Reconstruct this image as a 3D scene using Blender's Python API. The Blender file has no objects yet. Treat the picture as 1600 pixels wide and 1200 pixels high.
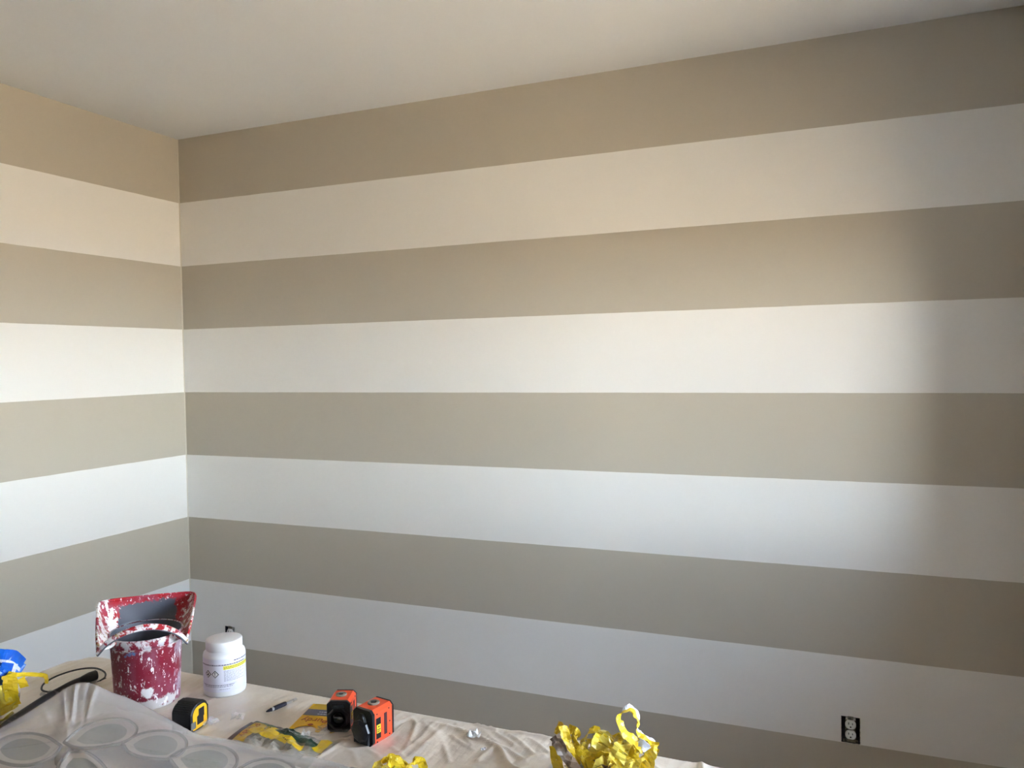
import bpy, bmesh, math, random
from mathutils import Vector, Matrix, noise
random.seed(7)
S = 0.3048                 # stripe height
H = 9 * S                  # ceiling height
TOP = 0.914                # work table height
SC = bpy.context.scene
COL = SC.collection

# ------------------------------------------------------------------ camera
F_PX = 1252.5
YAW, PITCH, ROLL = -0.397146, -0.029835, -0.0159018
CAM = Vector((2.97947, -2.98078, 1.65516))
_f = Vector((math.sin(YAW) * math.cos(PITCH), math.cos(YAW) * math.cos(PITCH), math.sin(PITCH)))
_r = Vector((math.cos(YAW), -math.sin(YAW), 0))
_u = _r.cross(_f)
RGT = _r * math.cos(ROLL) + _u * math.sin(ROLL)
UPV = -_r * math.sin(ROLL) + _u * math.cos(ROLL)
cd = bpy.data.cameras.new('camera')
cd.sensor_width = 36.0
cd.lens = F_PX / 1600 * 36.0
cd.clip_start = 0.02
cam = bpy.data.objects.new('camera', cd)
M = Matrix((RGT, UPV, -_f)).transposed().to_4x4()
M.translation = CAM
cam.matrix_world = M
COL.objects.link(cam)
SC.camera = cam

# ------------------------------------------------------------------ world, sun, exposure
SKY_STRENGTH = 5.0
SUN_STRENGTH = 17.0
EXPOSURE = 2.69
w = bpy.data.worlds.new('hazy_sky')
SC.world = w
w.use_nodes = True
_nt = w.node_tree                      # pale bright horizon rising to light blue
_tc = _nt.nodes.new('ShaderNodeTexCoord')
_sp = _nt.nodes.new('ShaderNodeSeparateXYZ')
_nt.links.new(_tc.outputs['Generated'], _sp.inputs[0])
_rp = _nt.nodes.new('ShaderNodeValToRGB')
_rp.color_ramp.elements[0].position = 0.07
_rp.color_ramp.elements[0].color = (1.85, 2.03, 2.14, 1)
_rp.color_ramp.elements[1].position = 0.65
_rp.color_ramp.elements[1].color = (0.56, 0.70, 0.92, 1)
_e = _rp.color_ramp.elements.new(0.15)
_e.color = (0.60, 0.73, 0.90, 1)
_nt.links.new(_sp.outputs['Z'], _rp.inputs['Fac'])
_nt.links.new(_rp.outputs['Color'], _nt.nodes['Background'].inputs[0])
_nt.nodes['Background'].inputs[1].default_value = SKY_STRENGTH
sd = bpy.data.lights.new('sun', 'SUN')
sd.energy = SUN_STRENGTH
sd.angle = 0.01
sd.color = (1.0, 0.95, 0.86)
sun = bpy.data.objects.new('sun', sd)
sun.rotation_euler = Vector((0.62, 0.12, -0.85)).to_track_quat('-Z', 'Y').to_euler()
COL.objects.link(sun)
vs = SC.view_settings
vs.view_transform = 'Standard'
vs.look = 'None'
vs.gamma = 1.0
vs.use_curve_mapping = False
vs.exposure = EXPOSURE
SC.cycles.transparent_max_bounces = 24


# ------------------------------------------------------------------ helpers
def px(x, y, z):
    """a photo pixel's ray met with the level plane at height z"""
    d = _f + RGT * ((x - 800) / F_PX) - UPV * ((y - 600) / F_PX)
    return CAM + d * ((z - CAM.z) / d.z)


def srgb(*c):
    return tuple((v / 255 / 12.92 if v <= 10.3 else ((v / 255 + 0.055) / 1.055) ** 2.4) for v in c)


_mats = {}


def mat(name, col, rough=0.5, metal=0.0, spec=0.5, bump=None, var=None, alpha=None, trans=None):
    if name in _mats:
        return _mats[name]
    m = bpy.data.materials.new(name)
    m.use_nodes = True
    nt = m.node_tree
    b = nt.nodes['Principled BSDF']
    b.inputs['Base Color'].default_value = (*col, 1)
    b.inputs['Roughness'].default_value = rough
    b.inputs['Metallic'].default_value = metal
    b.inputs['Specular IOR Level'].default_value = spec
    if alpha is not None:
        b.inputs['Alpha'].default_value = alpha
    if trans is not None:
        b.inputs['Transmission Weight'].default_value = trans
    tc = nt.nodes.new('ShaderNodeTexCoord')
    if bump:
        n = nt.nodes.new('ShaderNodeTexNoise')
        n.inputs['Scale'].default_value = bump[0]
        n.inputs['Detail'].default_value = 4
        nt.links.new(tc.outputs['Object'], n.inputs['Vector'])
        bp = nt.nodes.new('ShaderNodeBump')
        bp.inputs['Strength'].default_value = bump[1]
        bp.inputs['Distance'].default_value = bump[2] if len(bump) > 2 else 0.002
        nt.links.new(n.outputs['Fac'], bp.inputs['Height'])
        nt.links.new(bp.outputs['Normal'], b.inputs['Normal'])
    if var:                                         # (scale, second colour, low, high)
        n = nt.nodes.new('ShaderNodeTexNoise')
        n.inputs['Scale'].default_value = var[0]
        n.inputs['Detail'].default_value = 5
        nt.links.new(tc.outputs['Object'], n.inputs['Vector'])
        r = nt.nodes.new('ShaderNodeValToRGB')
        r.color_ramp.elements[0].position = var[2]
        r.color_ramp.elements[0].color = (*col, 1)
        r.color_ramp.elements[1].position = var[3]
        r.color_ramp.elements[1].color = (*var[1], 1)
        nt.links.new(n.outputs['Fac'], r.inputs['Fac'])
        nt.links.new(r.outputs['Color'], b.inputs['Base Color'])
    _mats[name] = m
    return m


def obj(name, data, m=None, parent=None, loc=None, smooth=False):
    if isinstance(data, bmesh.types.BMesh):
        me = bpy.data.meshes.new(name)
        bmesh.ops.recalc_face_normals(data, faces=data.faces)
        data.to_mesh(me)
        data.free()
    else:
        me = data
    if m is not None and not len(me.materials):
        me.materials.append(m)
    if smooth:
        for p in me.polygons:
            p.use_smooth = True
    o = bpy.data.objects.new(name, me)
    COL.objects.link(o)
    if parent:
        o.parent = parent
    if loc is not None:
        o.location = loc
    return o


def tag(o, label, cat, group=None):
    o['label'] = label
    o['category'] = cat
    if group:
        o['group'] = group
    return o


def struct(name, bm, m, parent=None, smooth=False):
    o = obj(name, bm, m, parent, smooth=smooth)
    if parent is None:
        o['kind'] = 'structure'
    return o


def thing(name, label, cat, loc=(0, 0, 0), rz=0.0, group=None):
    o = bpy.data.objects.new(name, None)
    o.empty_display_size = 0.02
    COL.objects.link(o)
    o.location = loc
    o.rotation_euler = (0, 0, rz)
    return tag(o, label, cat, group)


def box(bm, x0, x1, y0, y1, z0, z1, mi=0, bevel=0.0, seg=2):
    r = bmesh.ops.create_cube(bm, size=1)
    vv = r['verts']
    bmesh.ops.scale(bm, vec=(x1 - x0, y1 - y0, z1 - z0), verts=vv)
    bmesh.ops.translate(bm, vec=((x0 + x1) / 2, (y0 + y1) / 2, (z0 + z1) / 2), verts=vv)
    fs = list({f for v in vv for f in v.link_faces})
    for f in fs:
        f.material_index = mi
    if bevel:
        es = list({e for v in vv for e in v.link_edges})
        bmesh.ops.bevel(bm, geom=es, offset=bevel, segments=seg, profile=0.5, affect='EDGES')


def boxm(*a, **k):
    bm = bmesh.new()
    box(bm, *a, **k)
    return bm


def lathe(prof, n=48, cap0=True, cap1=True):
    bm = bmesh.new()
    rings = []
    for r, z in prof:
        rings.append([bm.verts.new((r * math.cos(2 * math.pi * i / n), r * math.sin(2 * math.pi * i / n), z)) for i in range(n)])
    for a, b in zip(rings, rings[1:]):
        for i in range(n):
            bm.faces.new((a[i], a[(i + 1) % n], b[(i + 1) % n], b[i]))
    if cap0:
        bm.faces.new(rings[0])
    if cap1:
        bm.faces.new(rings[-1])
    return bm


def prism(pts, y0, y1, bevel=0.0):
    """outline in x,z extruded along y"""
    bm = bmesh.new()
    a = [bm.verts.new((x, y0, z)) for x, z in pts]
    b = [bm.verts.new((x, y1, z)) for x, z in pts]
    bm.faces.new(a)
    bm.faces.new(b)
    n = len(pts)
    for i in range(n):
        bm.faces.new((a[i], a[(i + 1) % n], b[(i + 1) % n], b[i]))
    if bevel:
        es = [e for e in bm.edges if abs(e.verts[0].co.y - e.verts[1].co.y) < 1e-6]
        bmesh.ops.bevel(bm, geom=es, offset=bevel, segments=2, profile=0.5, affect='EDGES')
    return bm


def spline(pts, n):
    """Catmull-Rom through pts, n samples per span"""
    P = [Vector(p) for p in pts]
    P = [P[0] * 2 - P[1]] + P + [P[-1] * 2 - P[-2]]
    out = []
    for i in range(1, len(P) - 2):
        for k in range(n):
            t = k / n
            a, b, c, d = P[i - 1], P[i], P[i + 1], P[i + 2]
            out.append(0.5 * ((2 * b) + (c - a) * t + (2 * a - 5 * b + 4 * c - d) * t * t + (3 * b - a - 3 * c + d) * t ** 3))
    out.append(P[-2].copy())
    return out


def tube(path, rad, n=8, closed=False):
    """round bar along a list of points, rad a number or a list"""
    bm = bmesh.new()
    P = [Vector(p) for p in path]
    k = len(P)
    rings = []
    ref = Vector((0, 0, 1))
    for i, p in enumerate(P):
        t = (P[(i + 1) % k] - P[i - 1]) if closed else (P[min(i + 1, k - 1)] - P[max(i - 1, 0)])
        t.normalize()
        s = t.cross(ref)
        if s.length < 1e-4:
            s = t.cross(Vector((1, 0, 0)))
        s.normalize()
        q = s.cross(t)
        r = rad[i] if isinstance(rad, (list, tuple)) else rad
        rings.append([bm.verts.new(p + (s * math.cos(2 * math.pi * j / n) + q * math.sin(2 * math.pi * j / n)) * r) for j in range(n)])
    for i in range(k if closed else k - 1):
        a, b = rings[i], rings[(i + 1) % k]
        for j in range(n):
            bm.faces.new((a[j], a[(j + 1) % n], b[(j + 1) % n], b[j]))
    if not closed:
        bm.faces.new(rings[0])
        bm.faces.new(rings[-1])
    return bm


def text_mesh(s, size, m, name, extrude=0.0002, align='CENTER'):
    cu = bpy.data.curves.new('lettering', 'FONT')
    cu.body = s
    cu.size = size
    cu.extrude = extrude
    cu.align_x = align
    cu.align_y = 'CENTER'
    cu.resolution_u = 3
    o = bpy.data.objects.new('lettering', cu)
    COL.objects.link(o)
    bpy.context.view_layer.update()
    me = bpy.data.meshes.new_from_object(o.evaluated_get(bpy.context.evaluated_depsgraph_get()))
    bpy.data.objects.remove(o)
    bpy.data.curves.remove(cu)
    me.materials.clear()
    me.materials.append(m)
    me.name = name
    return me


# ------------------------------------------------------------------ setting materials
TAN = (0.495, 0.452, 0.370)
WHITE = (0.80, 0.785, 0.75)


def stripe_mat():
    m = bpy.data.materials.new('striped_wall_paint')
    m.use_nodes = True
    nt = m.node_tree
    N, L = nt.nodes.new, nt.links.new
    b = nt.nodes['Principled BSDF']
    b.inputs['Roughness'].default_value = 0.55
    b.inputs['Specular IOR Level'].default_value = 0.35
    g = N('ShaderNodeNewGeometry')
    sp = N('ShaderNodeSeparateXYZ')
    L(g.outputs['Position'], sp.inputs[0])
    wv = N('ShaderNodeTexNoise')
    wv.inputs['Scale'].default_value = 9
    wv.inputs['Detail'].default_value = 3
    L(g.outputs['Position'], wv.inputs['Vector'])

    def math_(op, a, bb):
        n = N('ShaderNodeMath')
        n.operation = op
        for i, v in enumerate((a, bb)):
            if v is None:
                continue
            if isinstance(v, (int, float)):
                n.inputs[i].default_value = v
            else:
                L(v, n.inputs[i])
        return n.outputs[0]
    wob = math_('MULTIPLY', math_('SUBTRACT', wv.outputs['Fac'], 0.5), 0.003)
    z = math_('ADD', sp.outputs['Z'], wob)
    k = math_('FLOOR', math_('DIVIDE', math_('SUBTRACT', H, z), S), None)
    odd = math_('MODULO', k, 2.0)
    mx = N('ShaderNodeMix')
    mx.data_type = 'RGBA'
    mx.inputs[6].default_value = (*TAN, 1)
    mx.inputs[7].default_value = (*WHITE, 1)
    L(odd, mx.inputs[0])
    L(mx.outputs[2], b.inputs['Base Color'])
    n = N('ShaderNodeTexNoise')
    n.inputs['Scale'].default_value = 260
    n.inputs['Detail'].default_value = 3
    L(g.outputs['Position'], n.inputs['Vector'])
    bp = N('ShaderNodeBump')
    bp.inputs['Strength'].default_value = 0.12
    bp.inputs['Distance'].default_value = 0.001
    L(n.outputs['Fac'], bp.inputs['Height'])
    L(bp.outputs['Normal'], b.inputs['Normal'])
    return m


M_STRIPE = stripe_mat()
M_CEIL = mat('ceiling_paint', (0.80, 0.82, 0.84), 0.85, spec=0.2, bump=(180, 0.1, 0.001))
M_PLAIN = mat('plain_wall_paint', (0.36, 0.335, 0.30), 0.6, spec=0.3, bump=(220, 0.1, 0.001))
M_FLOOR = mat('floor_boards', srgb(150, 122, 94), 0.45, var=(3.0, srgb(126, 98, 74), 0.35, 0.7))
M_TRIMW = mat('white_trim_paint', (0.78, 0.77, 0.75), 0.4)
M_GROUND = mat('dry_lawn', srgb(208, 186, 156), 0.9, spec=0.1, var=(0.6, srgb(190, 167, 138), 0.35, 0.7))

# ------------------------------------------------------------------ room
XR, YS = 3.72, -0.42       # the striped wall's right end and the depth of its return
XW, YB = 4.30, -4.40       # window wall, wall behind the camera
WY0, WY1, WZ0, WZ1 = -2.20, -0.70, 1.03, 2.10   # window opening
HOLES = [(2.9535, 3.0145, 0.3055, 0.398), (0.2130, 0.2720, 0.3075, 0.400)]


def wall_grid(us, vs_, solid, place, depth_vec, name, m):
    bm = bmesh.new()
    d = Vector(depth_vec)
    for i in range(len(us) - 1):
        for j in range(len(vs_) - 1):
            if solid((us[i] + us[i + 1]) / 2, (vs_[j] + vs_[j + 1]) / 2):
                q = [Vector(place(us[i], vs_[j])), Vector(place(us[i + 1], vs_[j])), Vector(place(us[i + 1], vs_[j + 1])), Vector(place(us[i], vs_[j + 1]))]
                a = [bm.verts.new(p) for p in q]
                b = [bm.verts.new(p + d) for p in q]
                bm.faces.new(a)
                bm.faces.new(b[::-1])
                for k in range(4):
                    bm.faces.new((a[k], a[(k + 1) % 4], b[(k + 1) % 4], b[k]))
    bmesh.ops.remove_doubles(bm, verts=bm.verts, dist=1e-5)
    dup = {}
    for f in bm.faces:
        dup.setdefault(tuple(sorted((round(v.co.x, 4), round(v.co.y, 4), round(v.co.z, 4)) for v in f.verts)), []).append(f)
    bmesh.ops.delete(bm, geom=[f for fs in dup.values() if len(fs) > 1 for f in fs], context='FACES')
    return struct(name, bm, m)


ux = sorted({0.0, XR, *[v for h in HOLES for v in h[:2]]})
uz = sorted({0.0, H, *[v for h in HOLES for v in h[2:]]})
wall_grid(ux, uz, lambda x, z: not any(h[0] < x < h[1] and h[2] < z < h[3] for h in HOLES),
          lambda x, z: (x, 0, z), (0, 0.12, 0), 'wall_back', M_STRIPE)
struct('wall_left', boxm(-0.12, 0, YB - 0.12, 0.12, 0, H), M_STRIPE)
struct('wall_right', boxm(XR, XW, YS, 0.12, 0, H), M_STRIPE)        # the return that ends the striped wall
wall_grid([YB, WY0, WY1, YS], [0, WZ0, WZ1, H], lambda y, z: not (WY0 < y < WY1 and WZ0 < z < WZ1),
          lambda y, z: (XW, y, z), (0.16, 0, 0), 'wall_window', M_PLAIN)
struct('wall_rear', boxm(-0.12, XW + 0.16, YB - 0.12, YB, 0, H), M_PLAIN)
struct('floor', boxm(-0.12, XW + 0.16, YB - 0.12, 0.12, -0.1, 0), M_FLOOR)
struct('ceiling', boxm(-0.3, XW + 0.3, YB - 0.3, 0.3, H, H + 0.2), M_CEIL)
struct('ground', boxm(XW + 0.17, 60, -40, 40, -0.5, -0.4), M_GROUND)
# caulked inside corner
bm = bmesh.new()
a = [bm.verts.new(p) for p in ((0, 0, 0.0), (0.0035, 0, 0.0), (0, -0.0035, 0.0))]
b = [bm.verts.new((v.co.x, v.co.y, H)) for v in a]
for i in range(3):
    bm.faces.new((a[i], a[(i + 1) % 3], b[(i + 1) % 3], b[i]))
struct('trim_1', bm, mat('corner_caulk', (0.62, 0.58, 0.49), 0.5))
# window: frame, sash bars, panes
fr = bmesh.new()
FW = 0.06
box(fr, XW + 0.03, XW + 0.13, WY0, WY1, WZ0, WZ0 + FW)
box(fr, XW + 0.03, XW + 0.13, WY0, WY1, WZ1 - FW, WZ1)
box(fr, XW + 0.03, XW + 0.13, WY0, WY0 + FW, WZ0 + FW, WZ1 - FW)
box(fr, XW + 0.03, XW + 0.13, WY1 - FW, WY1, WZ0 + FW, WZ1 - FW)
wf = struct('window_1', fr, M_TRIMW)
struct('window_sill', boxm(XW - 0.05, XW + 0.03, WY0 - 0.04, WY1 + 0.04, WZ0 - 0.03, WZ0), M_TRIMW, wf)
mg = bpy.data.materials.new('window_glass')
mg.use_nodes = True
nt = mg.node_tree
nt.nodes.remove(nt.nodes['Principled BSDF'])
tr = nt.nodes.new('ShaderNodeBsdfTransparent')
gl = nt.nodes.new('ShaderNodeBsdfGlossy')
gl.inputs['Roughness'].default_value = 0.02
fz = nt.nodes.new('ShaderNodeFresnel')
fz.inputs['IOR'].default_value = 1.45
ms = nt.nodes.new('ShaderNodeMixShader')
nt.links.new(fz.outputs[0], ms.inputs[0])
nt.links.new(tr.outputs[0], ms.inputs[1])
nt.links.new(gl.outputs[0], ms.inputs[2])
nt.links.new(ms.outputs[0], nt.nodes['Material Output'].inputs['Surface'])
struct('pane', boxm(XW + 0.078, XW + 0.082, WY0 + FW, WY1 - FW, WZ0 + FW, WZ1 - FW), mg, wf)

# ------------------------------------------------------------------ electrical outlets in open wall boxes
M_BOX = mat('dark_box_plastic', srgb(22, 20, 38), 0.5, var=(60, srgb(50, 46, 58), 0.55, 0.8))
M_YOKE = mat('painted_metal_strap', srgb(120, 114, 100), 0.45, 0.4, var=(90, srgb(60, 56, 52), 0.5, 0.6))
M_RECEP = mat('white_outlet_plastic', (0.80, 0.79, 0.76), 0.35)
M_SLOT = mat('slot_black', (0.01, 0.01, 0.01), 0.6)
M_RAW = mat('raw_drywall_edge', (0.72, 0.68, 0.60), 0.9, bump=(200, 0.4, 0.001))


def outlet(h, label):
    cx, cz = (h[0] + h[1]) / 2, (h[2] + h[3]) / 2
    hw, hh = (h[1] - h[0]) / 2, (h[3] - h[2]) / 2
    t = thing('electrical_outlet', label, 'outlet', (cx, 0, cz))
    bm = bmesh.new()                                    # the box: five sides set into the wall
    box(bm, -hw, hw, 0.055, 0.058, -hh, hh)
    box(bm, -hw, -hw + 0.002, 0.0005, 0.055, -hh, hh)
    box(bm, hw - 0.002, hw, 0.0005, 0.055, -hh, hh)
    box(bm, -hw + 0.002, hw - 0.002, 0.0005, 0.055, -hh, -hh + 0.002)
    box(bm, -hw + 0.002, hw - 0.002, 0.0005, 0.055, hh - 0.002, hh)
    obj('wall_box', bm, M_BOX, t)
    bm = bmesh.new()                                    # strap with ears above and below
    box(bm, -0.009, 0.009, 0.004, 0.0056, -hh - 0.002, hh + 0.003)
    box(bm, -0.017, 0.017, 0.004, 0.0056, -0.033, 0.033)
    box(bm, -0.024, 0.024, 0.0035, 0.0056, -hh + 0.001, -hh + 0.011)
    box(bm, -0.0095, 0.0095, -0.001, 0.004, hh - 0.009, hh + 0.002, bevel=0.001)
    obj('mounting_strap', bm, M_YOKE, t)
    obj('body', boxm(-0.016, 0.016, 0.0056, 0.04, -0.034, 0.034), M_RECEP, t)
    for s in (1, -1):
        pts = []
        for i in range(40):                             # round face cut flat at top and bottom
            a = 2 * math.pi * i / 40
            pts.append((0.0175 * math.cos(a), max(-0.0150, min(0.0150, 0.0175 * math.sin(a)))))
        f = obj('receptacle_face', prism(pts, -0.002, 0.006, 0.0008), M_RECEP, t, (0, 0, s * 0.0178 + 0.001), True)
        for sx, sh in ((-0.0062, 0.0078), (0.0062, 0.0062)):
            obj('slot', boxm(sx - 0.0013, sx + 0.0013, -0.0024, -0.0015, 0.0005, 0.0005 + sh), M_SLOT, f)
        g = [(0.0026 * math.cos(math.pi * i / 8), -0.0075 + 0.0026 * math.sin(math.pi * i / 8)) for i in range(9)] + [(-0.0026, -0.0098), (0.0026, -0.0098)]
        obj('ground_hole', prism(g, -0.0024, -0.0015), M_SLOT, f)
    sc = obj('centre_screw', lathe([(0.0028, 0), (0.0026, 0.0012), (0.0, 0.0016)], 12, True, False), M_YOKE, t, (0, 0.0035, 0.001))
    sc.rotation_euler = (math.pi / 2, 0, 0)
    bm = bmesh.new()                                    # ragged chipped rim of the cut-out
    rnd = random.Random(int(cx * 100))
    for i in range(22):
        x = -hw + 2 * hw * i / 21
        box(bm, x - 0.002, x + 0.002, -0.0006, 0.003, -hh - rnd.uniform(0.001, 0.0035), -hh + rnd.uniform(0, 0.0015))
    for i in range(26):
        z = -hh + 2 * hh * i / 25
        box(bm, hw - rnd.uniform(0, 0.001), hw + rnd.uniform(0.0005, 0.002), -0.0005, 0.003, z - 0.002, z + 0.002)
        box(bm, -hw - rnd.uniform(0.0004, 0.0016), -hw + rnd.uniform(0, 0.0008), -0.0005, 0.003, z - 0.002, z + 0.002)
    obj('chipped_edge', bm, M_RAW, t)


outlet(HOLES[0], 'white duplex outlet without cover plate, clear of the table in the open wall')
outlet(HOLES[1], 'white duplex outlet half hidden behind the plastic jar near the room corner')

# ------------------------------------------------------------------ work table under the plastic drop cloth
TX0, TX1, TY0, TY1 = 1.166, 3.20, -2.42, -1.526
CZ = TOP + 0.004                                        # top of the cloth
M_WOOD = mat('table_wood', srgb(150, 118, 84), 0.5, var=(14, srgb(120, 90, 62), 0.35, 0.7))
tb = thing('work_table', 'wooden work table hidden under the beige plastic drop cloth', 'table', (0, 0, 0))
obj('table_top', boxm(TX0 + 0.012, TX1 - 0.012, TY0 + 0.012, TY1 - 0.012, TOP - 0.04, TOP - 0.0015, bevel=0.004), M_WOOD, tb)
for lx in (TX0 + 0.05, TX1 - 0.12):
    for ly in (TY0 + 0.05, TY1 - 0.12):
        obj('leg', boxm(lx, lx + 0.07, ly, ly + 0.07, 0, TOP - 0.04), M_WOOD, tb)
bm = bmesh.new()
for y in (TY0 + 0.07, TY1 - 0.095):
    box(bm, TX0 + 0.12, TX1 - 0.12, y, y + 0.025, TOP - 0.13, TOP - 0.04)
obj('apron', bm, M_WOOD, tb)


def ridge(x, y, ang, sc, st, seed):
    """long thin creases running along direction ang"""
    u = x * math.cos(ang) + y * math.sin(ang)
    v = -x * math.sin(ang) + y * math.cos(ang)
    n = noise.noise(Vector((u * sc / st, v * sc + 0.6 * noise.noise(Vector((u * 6, v * 6, seed))), seed)))
    return max(0.0, 1 - abs(n) * 6) ** 2


FOLDS = [[px(u, v, CZ) for u, v in pl] + [h_, w_] for pl, h_, w_ in (
    ([(636, 1112), (650, 1132), (644, 1150), (634, 1172)], 0.005, 0.008), ([(662, 1128), (674, 1145), (676, 1166)], 0.004, 0.007), ([(684, 1146), (693, 1164), (702, 1192)], 0.005, 0.007),
    ([(712, 1128), (724, 1146), (738, 1168)], 0.004, 0.006), ([(706, 1150), (722, 1162), (740, 1174)], 0.004, 0.006), ([(752, 1136), (764, 1150), (778, 1162)], 0.004, 0.006),
    ([(772, 1142), (788, 1154), (806, 1168)], 0.005, 0.006), ([(794, 1146), (814, 1162), (842, 1186)], 0.005, 0.007), ([(826, 1154), (846, 1168), (870, 1186)], 0.004, 0.006),
    ([(746, 1190), (760, 1178), (776, 1166), (792, 1172), (820, 1190)], 0.007, 0.010), ([(800, 1200), (826, 1186), (850, 1182)], 0.006, 0.012),
    ([(612, 1168), (628, 1180), (640, 1200)], 0.004, 0.007), ([(575, 1172), (590, 1180), (606, 1200)], 0.004, 0.006), ([(536, 1168), (552, 1176), (560, 1196)], 0.004, 0.006),
    ([(520, 1166), (548, 1170), (574, 1168)], 0.004, 0.006), ([(400, 1100), (424, 1090), (452, 1082)], 0.0022, 0.006), ([(394, 1116), (410, 1104), (440, 1086)], 0.0022, 0.005),
    ([(338, 1128), (362, 1112), (396, 1094)], 0.0022, 0.006), ([(346, 1142), (372, 1134), (402, 1124)], 0.002, 0.006), ([(430, 1122), (448, 1110), (480, 1094)], 0.0022, 0.006),
    ([(300, 1106), (312, 1096), (322, 1088)], 0.002, 0.006), ([(250, 1116), (272, 1118), (286, 1108), (292, 1096)], 0.0035, 0.007), ([(400, 1080), (420, 1074), (440, 1076)], 0.002, 0.005),
    ([(96, 1042), (120, 1034), (160, 1034)], 0.004, 0.010), ([(40, 1084), (60, 1072), (84, 1052)], 0.0025, 0.008), ([(70, 1098), (60, 1080), (58, 1066)], 0.0025, 0.008))]


def folds_h(x, y):
    t = 0.0
    for f in FOLDS:
        h_, w_ = f[-2], f[-1]
        best = 9.0
        for a, b in zip(f[:-2], f[1:-2]):
            dx, dy = b.x - a.x, b.y - a.y
            k = min(1, max(0, ((x - a.x) * dx + (y - a.y) * dy) / (dx * dx + dy * dy)))
            d = math.hypot(x - a.x - k * dx, y - a.y - k * dy)
            best = min(best, d)
        if best < w_:
            t = max(t, 0.75 * h_ * (1 - best / w_) ** 1.3)
    return t


def cloth_h(x, y):
    h = 0.0008 * noise.noise(Vector((x * 9, y * 9, 1.3)))
    wr = min(1, max(0, (x - 2.16) / 0.12))              # loose part of the sheet beyond the laser levels
    h += (0.0016 + 0.0075 * wr) * ridge(x, y, 2.64, 9, 4, 4.0) * (0.35 + 0.65 * wr)
    h += 0.0034 * ridge(x, y, 1.42, 17, 7, 9.0) * (1 - 0.6 * wr)
    if TX0 < x < 2.75 and y > -1.95:
        h = max(h, folds_h(x, y))
    h += 0.006 * wr * max(0, noise.noise(Vector((x * 7 + 3, y * 11, 7.7))))
    return h


bm = bmesh.new()
R = 0.055
OV = 0.30


def axis(lo, d0, d1, hi, fine, coarse):
    out, v = [], lo
    while v < hi:
        out.append(v)
        v += fine if d0 <= v < d1 else coarse
    return out + [hi]


gx = axis(TX0 - OV, TX0, 2.95, TX1 + OV, 0.0042, 0.025)
gy = axis(TY0 - OV, -1.95, TY1 + 0.02, TY1 + OV, 0.0042, 0.025)
nx, ny = len(gx) - 1, len(gy) - 1
grid = []
for y in gy:
    row = []
    for x in gx:
        cx = min(max(x, TX0 + R), TX1 - R)
        cy = min(max(y, TY0 + R), TY1 - R)
        ox, oy = x - cx, y - cy
        o = math.hypot(ox, oy)
        if o < 1e-6:
            p = Vector((x, y, CZ + cloth_h(x, y)))
        else:
            d = Vector((ox / o, oy / o, 0))
            if o <= R:
                k = o / R
                p = Vector((cx, cy, 0)) + d * o + Vector((0, 0, CZ + cloth_h(x, y) * (1 - 0.4 * k) - 0.004 * k ** 3))
            else:
                q = o - R
                ang = math.atan2(oy, ox)
                fold = 0.012 * math.sin((x * 1.3 + y * 1.7) * 26 + 3 * ang) * min(1, q / 0.1)
                p = Vector((cx, cy, 0)) + d * (R + 0.003 + 0.02 * (1 - math.exp(-q * 12)) + fold + 0.012 * min(1, q / 0.1)) + Vector((0, 0, CZ - 0.004 - q))
        row.append(bm.verts.new(p))
    grid.append(row)
for j in range(ny):
    for i in range(nx):
        bm.faces.new((grid[j][i], grid[j][i + 1], grid[j + 1][i + 1], grid[j + 1][i]))
M_CLOTH = mat('drop_cloth_plastic', srgb(226, 214, 200), 0.30, spec=0.5, bump=(22, 0.4, 0.006), var=(7, srgb(216, 204, 190), 0.3, 0.7))
nt = M_CLOTH.node_tree                                   # fine pull lines of the thin film
_b = nt.nodes['Principled BSDF']
_t = nt.nodes.new('ShaderNodeTexCoord')
_m = nt.nodes.new('ShaderNodeMapping')
_m.inputs['Scale'].default_value = (46, 6, 12)
_m.inputs['Rotation'].default_value = (0, 0, -0.15)
_n = nt.nodes.new('ShaderNodeTexNoise')
_n.inputs['Scale'].default_value = 1.0
_n.inputs['Detail'].default_value = 5
_k = nt.nodes.new('ShaderNodeBump')
_k.inputs['Strength'].default_value = 0.5
_k.inputs['Distance'].default_value = 0.006
nt.links.new(_t.outputs['Object'], _m.inputs[0])
nt.links.new(_m.outputs[0], _n.inputs['Vector'])
nt.links.new(_n.outputs['Fac'], _k.inputs['Height'])
for l in list(nt.links):
    if l.to_socket == _b.inputs['Normal']:
        nt.links.new(l.from_socket, _k.inputs['Normal'])
nt.links.new(_k.outputs['Normal'], _b.inputs['Normal'])
tag(obj('drop_cloth', bm, M_CLOTH, smooth=True), 'wrinkled beige plastic drop cloth draped over the whole table', 'drop cloth')


def camward(C):
    a = Vector((CAM.x - C[0], CAM.y - C[1], 0)).normalized()
    return a, Vector((-a.y, a.x, 0))


def face_cam(C):
    """z turn that points local -y at the camera"""
    a, _ = camward(C)
    return math.atan2(a.y, a.x) + math.pi / 2


def pv(C, x, y, q=0.0):
    """pixel ray met with the upright plane through C facing the camera, moved q towards it"""
    a, _ = camward(C)
    o = Vector((C[0], C[1], 0)) + a * q
    d = _f + RGT * ((x - 800) / F_PX) - UPV * ((y - 600) / F_PX)
    return CAM + d * ((o - CAM).dot(a) / d.dot(a))


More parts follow.
